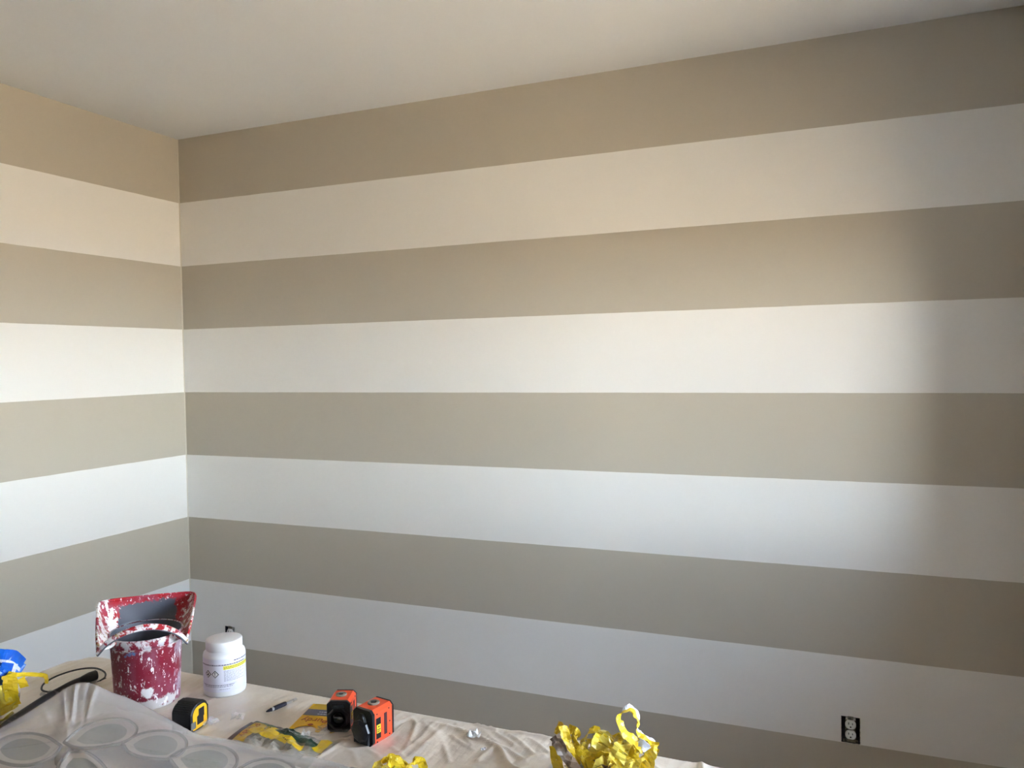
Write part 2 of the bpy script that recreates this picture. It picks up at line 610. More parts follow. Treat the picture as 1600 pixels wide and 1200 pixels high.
# ------------------------------------------------------------------ red paint pail
def splat_mat(name, base, grey=False):
    m = bpy.data.materials.new(name)
    m.use_nodes = True
    nt = m.node_tree
    N, L = nt.nodes.new, nt.links.new
    b = nt.nodes['Principled BSDF']
    b.inputs['Roughness'].default_value = 0.42
    tc = N('ShaderNodeTexCoord')

    def nz(scale, detail, stretch, off):
        mp = N('ShaderNodeMapping')
        mp.inputs['Location'].default_value = off
        mp.inputs['Scale'].default_value = stretch
        L(tc.outputs['Object'], mp.inputs[0])
        n = N('ShaderNodeTexNoise')
        n.inputs['Scale'].default_value = scale
        n.inputs['Detail'].default_value = detail
        n.inputs['Roughness'].default_value = 0.6
        L(mp.outputs[0], n.inputs['Vector'])
        return n.outputs['Fac']

    def ramp(fac, lo, hi):
        r = N('ShaderNodeValToRGB')
        r.color_ramp.elements[0].position = lo
        r.color_ramp.elements[1].position = hi
        L(fac, r.inputs['Fac'])
        return r.outputs['Color']

    def mixc(fac, a, bcol):
        x = N('ShaderNodeMix')
        x.data_type = 'RGBA'
        L(fac, x.inputs[0])
        if isinstance(a, tuple):
            x.inputs[6].default_value = (*a, 1)
        else:
            L(a, x.inputs[6])
        x.inputs[7].default_value = (*bcol, 1)
        return x.outputs[2]

    def box_mask(lim, soft=0.004):
        """1 inside lim on x,y,z (object space), wobbling edge"""
        sp = N('ShaderNodeSeparateXYZ')
        L(tc.outputs['Object'], sp.inputs[0])
        wob = nz(70, 3, (1, 1, 1), (3, 1, 2))
        cur = None
        for ax, (lo, hi) in lim.items():
            for sgn, v in ((1, lo), (-1, hi)):
                if v is None:
                    continue
                s1 = N('ShaderNodeMath')
                s1.operation = 'MULTIPLY_ADD'
                L(sp.outputs[ax], s1.inputs[0])
                s1.inputs[1].default_value = sgn
                s1.inputs[2].default_value = -sgn * v
                w1 = N('ShaderNodeMath')
                w1.operation = 'MULTIPLY_ADD'
                L(wob, w1.inputs[0])
                w1.inputs[1].default_value = 0.03
                w1.inputs[2].default_value = -0.015
                ad = N('ShaderNodeMath')
                L(s1.outputs[0], ad.inputs[0])
                L(w1.outputs[0], ad.inputs[1])
                dv = N('ShaderNodeMath')
                dv.operation = 'DIVIDE'
                dv.use_clamp = True
                L(ad.outputs[0], dv.inputs[0])
                dv.inputs[1].default_value = soft
                if cur is None:
                    cur = dv.outputs[0]
                else:
                    mn = N('ShaderNodeMath')
                    mn.operation = 'MINIMUM'
                    L(cur, mn.inputs[0])
                    L(dv.outputs[0], mn.inputs[1])
                    cur = mn.outputs[0]
        return cur

    def both(a, bb):
        mn = N('ShaderNodeMath')
        mn.operation = 'MULTIPLY'
        L(a, mn.inputs[0])
        L(bb, mn.inputs[1])
        return mn.outputs[0]
    c = mixc(ramp(nz(22, 5, (1, 1, 0.6), (0, 0, 0)), 0.50, 0.75), base, srgb(150, 88, 112))          # dried pink wash
    if grey:
        c = mixc(both(ramp(nz(45, 5, (1, 1, 0.5), (4, 2, 9)), 0.47, 0.50), box_mask({'X': (None, -0.055)})), c, srgb(238, 234, 236))
        c = mixc(both(ramp(nz(60, 5, (1, 1, 0.5), (1, 2, 3)), 0.53, 0.56), box_mask({'X': (0.075, None)})), c, srgb(232, 228, 230))
        c = mixc(both(ramp(nz(70, 4, (1, 1, 1), (7, 2, 3)), 0.56, 0.60), box_mask({'Y': (None, 0.03)})), c, srgb(168, 140, 96))
    else:
        c = mixc(both(ramp(nz(60, 6, (1, 1, 0.7), (2, 5, 1)), 0.46, 0.52), box_mask({'Z': (0.128, None)})), c, srgb(205, 200, 205))
        c = mixc(both(ramp(nz(42, 6, (1, 1, 0.8), (6, 3, 8)), 0.42, 0.46), box_mask({'Z': (None, 0.026), 'X': (-0.03, 0.06)})), c, srgb(214, 208, 206))
        c = mixc(both(ramp(nz(40, 5, (1, 1, 0.4), (8, 3, 8)), 0.47, 0.53), box_mask({'X': (0.055, None)})), c, srgb(170, 150, 165))
        c = mixc(box_mask({'X': (-0.044, -0.02), 'Y': (None, -0.02), 'Z': (0.121, 0.132)}), c, srgb(96, 140, 196))
        c = mixc(box_mask({'X': (-0.012, 0.008), 'Y': (None, -0.02), 'Z': (0.025, 0.052)}), c, srgb(240, 238, 238))
    c = mixc(ramp(nz(95, 3, (1, 1, 0.45), (5, 5, 5)), 0.612, 0.635), c, srgb(244, 240, 242))              # small white drips
    c = mixc(ramp(nz(170, 3, (1, 1, 0.8), (9, 1, 5)), 0.63, 0.66), c, srgb(225, 215, 222))
    if grey:
        c = mixc(box_mask({'X': (-0.056, 0.066), 'Y': (0.03, None), 'Z': (None, 0.197)}), c, srgb(84, 87, 98))
        c = mixc(both(ramp(nz(60, 5, (1, 1, 1), (3, 7, 3)), 0.52, 0.57), box_mask({'Y': (None, -0.055)})), c, srgb(226, 220, 222))
    L(c, b.inputs['Base Color'])
    bp = N('ShaderNodeBump')
    bp.inputs['Strength'].default_value = 0.35
    bp.inputs['Distance'].default_value = 0.002
    L(nz(70, 5, (1, 1, 1), (2, 2, 2)), bp.inputs['Height'])
    L(bp.outputs['Normal'], b.inputs['Normal'])
    return m


PC = (1.551, -1.682)
RED = srgb(132, 26, 50)
M_PAIL = splat_mat('splattered_red_plastic', RED)
M_PAILC = splat_mat('splattered_red_collar', srgb(164, 16, 34), True)
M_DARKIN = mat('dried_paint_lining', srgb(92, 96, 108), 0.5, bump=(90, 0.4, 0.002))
pail = thing('paint_pail', 'red plastic paint pail caked in white paint drips with flared collar', 'paint pail', (*PC, CZ), face_cam(PC))
RB, RT, HB = 0.066, 0.0755, 0.156
obj('body', lathe([(RB - 0.004, 0), (RB, 0.003), (RB + 0.001, 0.012), (RT - 0.003, HB - 0.02), (RT, HB - 0.018), (RT + 0.0015, HB - 0.002), (RT - 0.0005, HB), (RT - 0.0035, HB - 0.001)], 64, True, False), M_PAIL, pail, smooth=True)
obj('lining', lathe([(RT - 0.0034, HB - 0.001), (RT - 0.005, HB - 0.02), (RB - 0.003, 0.03), (RB - 0.02, 0.026), (0.001, 0.025)], 64, False, True), M_DARKIN, pail, smooth=True)
outer = spline([(-0.093, -0.062, 0.147), (-0.0945, -0.03, 0.172), (-0.095, 0.02, 0.197), (-0.095, 0.060, 0.207), (-0.084, 0.080, 0.2095), (-0.045, 0.086, 0.2085),
                (0.0, 0.088, 0.207), (0.05, 0.087, 0.2055), (0.093, 0.082, 0.204), (0.105, 0.064, 0.2015), (0.1, 0.02, 0.19), (0.09, -0.03, 0.166), (0.080, -0.062, 0.144)], 5)
no = len(outer)
bm = bmesh.new()
rows = []
for k in range(7):
    f = k / 6
    row = []
    for i, o in enumerate(outer):
        a = math.radians(222 - 264 * i / (no - 1))
        inn = Vector((RT * math.cos(a), RT * math.sin(a), HB - 0.004))
        p = inn.lerp(o, f)
        p.z -= 0.006 * math.sin(math.pi * f)
        row.append(bm.verts.new(p))
    rows.append(row)
for a_, b_ in zip(rows, rows[1:]):
    for i in range(no - 1):
        bm.faces.new((a_[i], a_[i + 1], b_[i + 1], b_[i]))
col_ = obj('collar', bm, M_PAILC, pail, smooth=True)
sm = col_.modifiers.new('thickness', 'SOLIDIFY')
sm.thickness = 0.0035
sm.offset = 0
obj('collar_edge', tube(outer, 0.0032, 8), M_PAILC, pail, smooth=True)
arch = spline([(-0.093, -0.062, 0.147), (-0.072, -0.078, 0.172), (-0.04, -0.090, 0.190), (0.0, -0.095, 0.197), (0.035, -0.091, 0.189), (0.062, -0.080, 0.170), (0.080, -0.062, 0.144)], 6)
bm = bmesh.new()                                         # arched front lip, a bent flat bar with a dark lower edge
rr = []
for p in arch:
    n = Vector((p.x, p.y, 0)).normalized()
    rr.append([bm.verts.new(q) for q in (p + n * 0.001, p + n * 0.004 - Vector((0, 0, 0.003)), p + n * 0.003 - Vector((0, 0, 0.012)), p - n * 0.003 - Vector((0, 0, 0.012)), p - n * 0.007 - Vector((0, 0, 0.002)))])
for a_, b_ in zip(rr, rr[1:]):
    for j in range(5):
        bm.faces.new((a_[j], a_[(j + 1) % 5], b_[(j + 1) % 5], b_[j]))
bm.faces.new(rr[0])
bm.faces.new(rr[-1][::-1])
lip = obj('arched_lip', bm, M_PAILC, pail)
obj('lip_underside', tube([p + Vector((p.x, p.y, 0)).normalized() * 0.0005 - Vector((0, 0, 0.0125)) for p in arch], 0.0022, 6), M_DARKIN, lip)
ridge_ = [(0.0768 * math.cos(2 * math.pi * i / 64), 0.0768 * math.sin(2 * math.pi * i / 64), HB - 0.02) for i in range(64)]
obj('rim_band', tube(ridge_, 0.0016, 6, True), M_PAIL, pail, smooth=True)

# ------------------------------------------------------------------ white jar with a printed label
JC = (1.677, -1.582)
M_JAR = mat('white_jar_plastic', (0.80, 0.80, 0.81), 0.35)
M_LABEL = mat('jar_label_paper', (0.76, 0.76, 0.86), 0.45)
M_INK = mat('label_ink', srgb(70, 64, 96), 0.6)
M_INKD = mat('hazard_ink', srgb(24, 20, 40), 0.6)
M_YEL = mat('warning_yellow', srgb(246, 240, 40), 0.5)
jar = thing('plastic_jar', 'white round plastic jar with a hazard label and screw lid', 'jar', (*JC, CZ), face_cam(JC))
JR = 0.0455
obj('body', lathe([(JR - 0.006, 0), (JR - 0.0015, 0.0015), (JR, 0.006), (JR, 0.088), (JR - 0.0015, 0.093), (JR - 0.006, 0.097), (JR - 0.0085, 0.0985), (JR - 0.0085, 0.103)], 72), M_JAR, jar, smooth=True)
obj('lid', lathe([(JR - 0.007, 0.0995), (JR - 0.0062, 0.1005), (JR - 0.0062, 0.1185), (JR - 0.0072, 0.1202), (JR - 0.0095, 0.1210), (0.001, 0.1211)], 72), M_JAR, jar, smooth=True)


def wrap(pts_faces, r):
    """flat (arc length s, z) polygons bent onto a cylinder, s=0 at local -y"""
    bm = bmesh.new()
    for poly in pts_faces:
        bm.faces.new([bm.verts.new((r * math.sin(s / JR), -r * math.cos(s / JR), z)) for s, z in poly])
    return bm


def strip(s0, s1, z0, z1, n=None):
    n = n or max(1, int(abs(s1 - s0) / 0.003))
    return [((s0 + (s1 - s0) * i / n, z0), (s0 + (s1 - s0) * (i + 1) / n, z0), (s0 + (s1 - s0) * (i + 1) / n, z1), (s0 + (s1 - s0) * i / n, z1)) for i in range(n)]


lab = obj('label', wrap(strip(-0.070, 0.075, 0.014, 0.087), JR + 0.0003), M_LABEL, jar, smooth=True)
obj('warning_band', wrap(strip(-0.003, 0.062, 0.0635, 0.0715), JR + 0.0006), M_YEL, lab)
rnd = random.Random(3)
pf = []


def words(s0, s1, z, h):
    s = s0
    while s < s1:
        wl = rnd.uniform(0.002, 0.006)
        pf.extend(strip(s, min(s + wl, s1), z, z + h))
        s += wl + 0.0011


words(-0.060, 0.05, 0.0735, 0.0018)
pf.extend(strip(-0.066, 0.062, 0.0725, 0.0729))
words(0.020, 0.060, 0.0800, 0.0022)
for k in range(10):
    words(-0.002, 0.046 - (k % 3) * 0.006, 0.0605 - k * 0.0025, 0.0007)
words(-0.055, 0.02, 0.0285, 0.0013)
words(-0.050, 0.016, 0.0255, 0.0010)
pf.extend(strip(-0.066, 0.025, 0.0310, 0.0313))
words(-0.012, 0.010, 0.0200, 0.0006)
obj('fine_print', wrap(pf, JR + 0.0007), M_INK, lab)
pf = []
words(-0.002, 0.060, 0.0683, 0.0014)
words(-0.002, 0.055, 0.0652, 0.0014)
obj('warning_print', wrap(pf, JR + 0.0009), M_INK, lab)
for s0, mark in ((-0.0385, 0), (-0.0205, 1)):
    zc = 0.0545
    d = 0.0085
    hz = obj('hazard_symbol', wrap([((s0, zc - d), (s0 + d, zc), (s0, zc + d), (s0 - d, zc))], JR + 0.0009), M_INKD, lab)
    d2 = 0.0066
    obj('hazard_field', wrap([((s0, zc - d2), (s0 + d2, zc), (s0, zc + d2), (s0 - d2, zc))], JR + 0.0012), M_JAR, hz)
    if mark:
        obj('exclamation_mark', wrap([((s0 - 0.0005, zc - 0.0012), (s0 + 0.0005, zc - 0.0012), (s0 + 0.0011, zc + 0.0042), (s0 - 0.0011, zc + 0.0042)),
                                      ((s0 - 0.0008, zc - 0.0036), (s0 + 0.0008, zc - 0.0036), (s0 + 0.0008, zc - 0.0021), (s0 - 0.0008, zc - 0.0021))], JR + 0.0015), M_INKD, hz)
    else:
        obj('corrosion_mark', wrap([((s0 - 0.0042, zc - 0.0028), (s0 + 0.0042, zc - 0.0028), (s0 + 0.002, zc - 0.0006), (s0 - 0.002, zc - 0.0006)),
                                    ((s0 - 0.0035, zc + 0.0005), (s0 + 0.0004, zc + 0.0028), (s0 - 0.0002, zc + 0.0038), (s0 - 0.004, zc + 0.0014)),
                                    ((s0 + 0.0006, zc - 0.0006), (s0 + 0.0030, zc - 0.0006), (s0 + 0.0030, zc + 0.0024), (s0 + 0.0006, zc + 0.0024))], JR + 0.0015), M_INKD, hz)

# ------------------------------------------------------------------ tape measure
M_RUB = mat('black_rubber', srgb(22, 20, 22), 0.55, bump=(160, 0.3, 0.001))
M_TYEL = mat('tape_yellow', srgb(246, 186, 30), 0.45)
M_STEEL = mat('bright_steel', (0.62, 0.63, 0.65), 0.28, 1.0)
TCp = (1.744, -1.7545)
tm = thing('tape_measure', 'black rubber tape measure with yellow face label and steel hook', 'tape measure', (*TCp, CZ), math.radians(97))
tm.scale = (0.88, 0.98, 0.84)
# local x runs along the tape's length (blade end at -x), wide sides face -y and +y
prof = []
for cx, cz, a0, a1, rr_ in ((0.022, 0.008, -90, 0, 0.008), (0.012, 0.048, 0, 90, 0.018), (-0.006, 0.040, 90, 165, 0.026), (-0.028, 0.004, 190, 270, 0.004)):
    for i in range(7):
        a = math.radians(a0 + (a1 - a0) * i / 6)
        prof.append((cx + rr_ * math.cos(a), cz + rr_ * math.sin(a)))
obj('case', prism(prof, -0.024, 0.024, 0.005), M_RUB, tm, smooth=False)


def inset(pts, k, c):
    return [(c[0] + (x - c[0]) * k, c[1] + (z - c[1]) * k) for x, z in pts]


cen = (-0.002, 0.034)
fy = obj('face_label', prism(inset(prof, 0.80, cen), -0.0252, -0.0238, 0.0004), M_TYEL, tm)
obj('label_window', prism([(-0.012, 0.016), (0.010, 0.016), (0.010, 0.030), (0.013, 0.030), (0.013, 0.052), (-0.006, 0.052), (-0.006, 0.038), (-0.012, 0.036)], -0.0258, -0.0250), M_RUB, fy)
obj('face_label', prism(inset(prof, 0.80, cen), 0.0238, 0.0252, 0.0004), M_TYEL, tm)
bm = bmesh.new()
for k in range(9):                                      # grip ribs round the back and top
    a = math.radians(70 + k * 11)
    x, z = -0.006 + 0.0265 * math.cos(a), 0.040 + 0.0265 * math.sin(a)
    box(bm, x - 0.0012, x + 0.0012, -0.018, 0.018, z - 0.0012, z + 0.0012)
obj('grip_ribs', bm, M_RUB, tm)
obj('blade_mouth', boxm(-0.0375, -0.031, -0.016, 0.016, 0.003, 0.016, bevel=0.002), M_RUB, tm)
bm = bmesh.new()
box(bm, -0.0425, -0.0415, -0.010, 0.010, 0.001, 0.014)
box(bm, -0.0415, -0.030, -0.010, 0.010, 0.009, 0.0098)
obj('end_hook', bm, M_STEEL, tm)
bm = bmesh.new()
box(bm, -0.034, -0.018, -0.0262, -0.0245, 0.012, 0.028, bevel=0.002)
obj('lock_lever', bm, mat('grey_plastic', srgb(120, 118, 114), 0.4), tm)

# ------------------------------------------------------------------ two small orange laser levels
M_ORG = mat('orange_plastic', srgb(240, 84, 44), 0.42)
M_BLK = mat('black_plastic', srgb(18, 20, 26), 0.35)
M_LENS = mat('dark_lens', srgb(14, 22, 30), 0.08, spec=0.9)
M_GREY = mat('knob_grey', srgb(128, 122, 112), 0.4)
M_LBLY = mat('laser_warning_yellow', srgb(228, 210, 40), 0.5)


def octagon(w, h, c):
    return [(-w + c, 0), (w - c, 0), (w, c), (w, h - c), (w - c, h), (-w + c, h), (-w, h - c), (-w, c)]


def laser_level(C, rz, label, z=CZ, capped=False):
    t = thing('laser_level', label, 'laser level', (*C, z), rz, None)
    W, D, HH = 0.0245, 0.029, 0.069
    obj('body', prism(octagon(W, HH, 0.006), -D + 0.004, D - 0.003, 0.0012), M_ORG, t)
    for y0, y1 in ((-D - 0.003, -D + 0.005), (D - 0.004, D + 0.001)):
        obj('bumper_frame', prism([(x * 1.04, z_ * 1.015 - 0.0005) for x, z_ in octagon(W, HH, 0.0075)], y0, y1, 0.0015), M_BLK, t)
    if capped:
        pts = [(-0.019, 0.004), (0.019, 0.004), (0.0205, 0.03), (0.017, 0.038), (0.010, 0.046), (0.007, 0.058), (0.004, 0.062), (-0.004, 0.062), (-0.007, 0.058), (-0.010, 0.046), (-0.017, 0.038), (-0.0205, 0.03)]
        fc = obj('front_cover', prism(pts, -D - 0.010, -D - 0.002, 0.003), M_BLK, t)
        d = obj('cover_dome', lathe([(0.0225, 0), (0.0218, 0.004), (0.016, 0.008), (0.006, 0.0095), (0.0005, 0.0097)], 8), M_BLK, fc, (0, -D - 0.008, 0.030))
        d.rotation_euler = (math.pi / 2, 0, 0)
    else:
        ring = obj('lens_hood', lathe([(0.0245, 0), (0.0245, 0.007), (0.0215, 0.0095), (0.0185, 0.0095), (0.0175, 0.003), (0.0005, 0.003)], 8, True, True), M_BLK, t, (0, -D - 0.001, 0.031))
        ring.rotation_euler = (math.pi / 2, math.radians(22.5), 0)
        ln = obj('lens', lathe([(0.0150, 0.0032), (0.013, 0.0055), (0.006, 0.0075), (0.0004, 0.008)], 32, True, True), M_LENS, ring, smooth=True)
        obj('aperture_bar', boxm(-0.014, 0.014, -D - 0.0055, -D - 0.0025, 0.053, 0.062, bevel=0.001), M_LENS, t)
    # turret knob on the top
    kn = obj('top_knob', lathe([(0.0120, HH - 0.0005), (0.0118, HH + 0.0022), (0.0098, HH + 0.0032), (0.0075, HH + 0.0032), (0.0070, HH + 0.0020), (0.0004, HH + 0.0020)], 28), M_GREY, t, (-0.002, 0.002, 0))
    obj('knob_button', lathe([(0.0055, HH + 0.0018), (0.0052, HH + 0.0036), (0.0004, HH + 0.0039)], 20), M_BLK, kn)
    for sx in (1, -1):
        xs = sx * W
        p = obj('side_recess', boxm(min(xs, xs + sx * 0.0006), max(xs, xs + sx * 0.0006), -0.021, -0.008, 0.012, 0.052), M_BLK, t)
        obj('warning_label', boxm(min(xs + sx * 0.0005, xs + sx * 0.0011), max(xs + sx * 0.0005, xs + sx * 0.0011), -0.020, -0.009, 0.023, 0.039), M_LBLY, p)
        bm = bmesh.new()
        for z0, z1, y0, y1 in ((0.034, 0.0365, -0.016, -0.013), (0.029, 0.0305, -0.0185, -0.0105), (0.0255, 0.027, -0.0185, -0.012)):
            box(bm, min(xs + sx * 0.001, xs + sx * 0.0014), max(xs + sx * 0.001, xs + sx * 0.0014), y0, y1, z0, z1)
        obj('label_print', bm, M_BLK, p)
        obj('side_slot', boxm(min(xs, xs + sx * 0.0006), max(xs, xs + sx * 0.0006), 0.002, 0.010, 0.013, 0.055), mat('slot_maroon', srgb(66, 26, 34), 0.5), t)
        for yy, zz in ((-0.018, 0.060), (0.016, 0.060), (-0.018, 0.006), (0.017, 0.009), (0.018, 0.034)):
            s = obj('screw', lathe([(0.0017, 0), (0.0015, 0.0007), (0.0003, 0.0008)], 10), M_BLK, t, (xs, yy, zz))
            s.rotation_euler = (0, sx * math.pi / 2, 0)
    bk = obj('rear_dial', lathe([(0.021, 0), (0.0205, 0.005), (0.016, 0.008), (0.0005, 0.0085)], 32), M_BLK, t, (0, D, 0.034), True)
    bk.rotation_euler = (-math.pi / 2, 0, 0)
    return t


laser_level((2.032, -1.638), math.radians(20), 'orange laser level with octagonal lens hood standing on the yellow card', CZ + 0.0022).scale = (0.93, 0.93, 0.90)
laser_level((2.1205, -1.6590), math.radians(-10), 'orange laser level with closed black front and yellow side sticker', CZ, True)

# ------------------------------------------------------------------ short metal-tipped marking tool
M_DKM = mat('dark_knurled_metal', srgb(48, 46, 58), 0.4, 0.6, bump=(400, 0.4, 0.001))
p0, p1 = px(416, 1112, CZ + 0.0045), px(463, 1092, CZ + 0.0045)
pl = (p1 - p0).length
tool = thing('screwdriver_bit_holder', 'short dark steel bit holder with silver shank lying on cloth', 'tool', p0, math.atan2(p1.y - p0.y, p1.x - p0.x))


def xl(prof, n=16):
    bm = lathe([(r, x) for x, r in prof], n)
    bmesh.ops.rotate(bm, verts=bm.verts, matrix=Matrix.Rotation(math.pi / 2, 3, 'Y'))
    return bm


obj('tip', xl([(0, 0.0012), (0.006, 0.0030), (0.011, 0.0034), (0.012, 0.0040), (0.013, 0.0040)]), M_DKM, tool, smooth=True)
obj('collar_ring', xl([(0.013, 0.0043), (0.018, 0.0043)]), M_STEEL, tool)
obj('grip', xl([(0.018, 0.0045), (0.020, 0.0048), (0.046, 0.0048), (0.050, 0.0040)]), M_DKM, tool)
obj('shank', xl([(0.050, 0.0030), (0.064, 0.0030), (0.065, 0.0022), (0.069, 0.0022), (0.070, 0.0032), (pl, 0.0030)], 6), M_STEEL, tool)

# ------------------------------------------------------------------ yellow paintbrush card
M_CARD = mat('yellow_card', srgb(240, 192, 24), 0.5, var=(18, srgb(228, 180, 22), 0.4, 0.7))
M_CARDD = mat('dull_yellow_card', srgb(196, 158, 40), 0.55)
M_SLATE = mat('slate_print', srgb(84, 84, 100), 0.5)
M_BRED = mat('brick_red_ink', srgb(168, 66, 24), 0.5)
M_INKW = mat('pale_ink', srgb(200, 200, 205), 0.5)
A0, A1 = px(449, 1142, CZ), px(490, 1101, CZ)
yd = Vector((A1.x - A0.x, A1.y - A0.y, 0))
CL = yd.length
cardrz = math.atan2(yd.y, yd.x) - math.pi / 2
card = thing('brush_packaging_card', 'yellow brush packaging card with red lettering and a slate band', 'packaging', (A0.x, A0.y, CZ + 0.0012), cardrz)
CW = 0.098


def slab(pts, z0, z1):
    bm = bmesh.new()
    a = [bm.verts.new((x, y, z0)) for x, y in pts]
    b = [bm.verts.new((x, y, z1)) for x, y in pts]
    bm.faces.new(a)
    bm.faces.new(b)
    n = len(pts)
    for i in range(n):
        bm.faces.new((a[i], a[(i + 1) % n], b[(i + 1) % n], b[i]))
    return bm


ol = [(0.004, -0.004), (0.010, 0.001)]
ol += [(0.034 + 0.0235 * math.cos(math.pi - math.pi * i / 12), 0.004 + 0.020 * math.sin(math.pi * i / 12)) for i in range(13)]
ol += [(0.060, 0.0), (0.066, 0.0)]
ol += [(0.078 + 0.011 * math.cos(math.pi - math.pi * i / 8), 0.002 + 0.024 * math.sin(math.pi * i / 8)) for i in range(9)]
ol += [(0.092, -0.002), (CW, 0.004), (CW, CL), (0.0, CL), (0.0, 0.004)]
obj('card', slab(ol, 0, 0.0009), M_CARD, card)
obj('printed_band', slab([(0.0005, CL * 0.56), (CW, CL * 0.56), (CW, CL * 0.79), (0.0005, CL * 0.79)], 0.0009, 0.0011), M_SLATE, card)
obj('end_flap', slab([(0.0005, CL * 0.79), (CW, CL * 0.79), (CW, CL), (0.006, CL)], 0.0009, 0.0011), M_CARDD, card)
t_ = obj('lettering', text_mesh('Purdy', 0.025, M_BRED, 'lettering'), None, card, (0.037, CL * 0.40, 0.0012))
t_.rotation_euler = (0, 0, math.pi)
bm = bmesh.new()                                         # two rows of print too small to read
rnd = random.Random(5)
for yy in (0.62, 0.70):
    x = 0.030
    while x < 0.068:
        wl = rnd.uniform(0.003, 0.006)
        box(bm, x, x + wl, CL * yy - 0.0016, CL * yy + 0.0016, 0.0011, 0.0013)
        x += wl + 0.0015
obj('band_print', bm, M_INKW, card)
obj('round_seal', slab([(0.036 + 0.006 * math.cos(i * 0.5236), CL * 0.235 + 0.0045 * math.sin(i * 0.5236)) for i in range(12)], 0.0009, 0.0011), M_BRED, card)

# ------------------------------------------------------------------ crumpled see-through brush bag
def film_mat(name, col, alpha, rough=0.15, bump=(60, 0.5, 0.003)):
    return mat(name, col, rough, spec=0.6, bump=bump, alpha=alpha)


M_FILM = film_mat('clear_film', (0.72, 0.68, 0.58), 0.42)
M_CLEAR = film_mat('clear_plastic_scrap', (0.97, 0.97, 1.0), 0.22, 0.08)
M_GREEN = mat('dark_green_print', srgb(30, 58, 44), 0.4, var=(40, srgb(52, 84, 66), 0.45, 0.6))
M_BRN = mat('dark_brown_print', srgb(62, 36, 24), 0.45)
M_BAGY = mat('bag_yellow', srgb(228, 190, 30), 0.3, bump=(70, 0.4, 0.003), var=(30, srgb(204, 172, 60), 0.45, 0.65))
Wq = [px(354, 1158, CZ), px(398, 1128, CZ), px(520, 1163, CZ), px(478, 1206, CZ)]   # left-near, left-far, right-far, right-near


def bag_pt(s, t, up=0.0):
    a = Wq[0].lerp(Wq[3], s)
    b = Wq[1].lerp(Wq[2], s)
    p = a.lerp(b, t)
    dome = math.sin(math.pi * min(1, max(0, t))) ** 0.7 * (0.003 + 0.009 * math.sin(math.pi * min(1, s * 1.05)) ** 0.8)
    cr = 0.007 * noise.noise(Vector((s * 9, t * 5, 2.2))) + 0.004 * noise.noise(Vector((s * 21, t * 11, 5.2)))
    p.z = CZ + 0.002 + max(0.0, dome + cr * min(1, 4 * s) * min(1, 5 * (1 - s) + 0.3)) + up
    return p


def bag_patch(name, poly, m, up, ns=34, ntt=16, parent=None):
    """the cells of the crumpled bag whose centre lies in poly(s,t)"""
    bm = bmesh.new()
    V = {}
    for i in range(ns):
        for j in range(ntt):
            if poly((i + 0.5) / ns, (j + 0.5) / ntt):
                q = []
                for a, b in ((i, j), (i + 1, j), (i + 1, j + 1), (i, j + 1)):
                    if (a, b) not in V:
                        V[(a, b)] = bm.verts.new(bag_pt(a / ns, b / ntt, up))
                    q.append(V[(a, b)])
                bm.faces.new(q)
    return obj(name, bm, m, parent)


bag = thing('brush_bag', 'crumpled clear bag with yellow header, yellow stripe and green panel', 'packaging', (0, 0, 0))
bag_patch('film', lambda s, t: s > 0.16, M_FILM, 0.0, parent=bag)
bag_patch('header', lambda s, t: 0.03 < s <= 0.2 and t > 0.05, M_BAGY, 0.0008, parent=bag)
bag_patch('header_edge', lambda s, t: s <= 0.05 and t < 0.9, M_BRN, 0.0011, parent=bag)
bag_patch('header_corner', lambda s, t: 0.03 < s < 0.3 and t > 0.88, M_GREEN, 0.0014, parent=bag)
bag_patch('yellow_stripe', lambda s, t: 0.2 < s < 0.78 and 0.40 - 0.04 * s < t < 0.66 - 0.10 * s or (0.18 < s < 0.4 and 0.6 < t < 0.85), M_BAGY, 0.0008, parent=bag)
bag_patch('green_panel', lambda s, t: 0.38 < s < 0.80 and t > 0.64 + 0.5 * max(0, 0.48 - s), M_GREEN, 0.0009, parent=bag)
bag_patch('grey_panel', lambda s, t: 0.30 < s < 0.44 and t > 0.86, mat('grey_print', srgb(120, 112, 110), 0.4), 0.0012, parent=bag)
bag_patch('green_scrap', lambda s, t: 0.80 < s < 0.92 and 0.55 < t < 0.8, M_GREEN, 0.0009, parent=bag)
bag_patch('yellow_end', lambda s, t: s > 0.88 and t > 0.55, M_BAGY, 0.0010, parent=bag)


def text_on(sheet, s, size, m, name, s0, t0, ds, parent, flip=1):
    """lettering whose letters follow the bag's surface"""
    me = text_mesh(s, size, m, name, 0.0)
    du = (Wq[3] - Wq[0]).length
    dv = (Wq[1] - Wq[0]).length
    for v in me.vertices:
        a = ds[0] * v.co.x - ds[1] * v.co.y
        b = ds[1] * v.co.x + ds[0] * v.co.y
        v.co = bag_pt(s0 + flip * a / du, t0 + flip * b / dv, 0.0022)
    return obj(name, me, None, parent)


text_on(bag, 'Purdy', 0.024, M_BRED, 'header_lettering', 0.115, 0.50, (0.0, 1.0), bag, -1)


def print_on(name, rects, m):
    """small unreadable print bent onto the bag, rects in (s, t)"""
    bm = bmesh.new()
    for s0, s1, t0, t1 in rects:
        bm.faces.new([bm.verts.new(bag_pt(a, b, 0.0024)) for a, b in ((s0, t0), (s1, t0), (s1, t1), (s0, t1))])
    return obj(name, bm, m, bag)


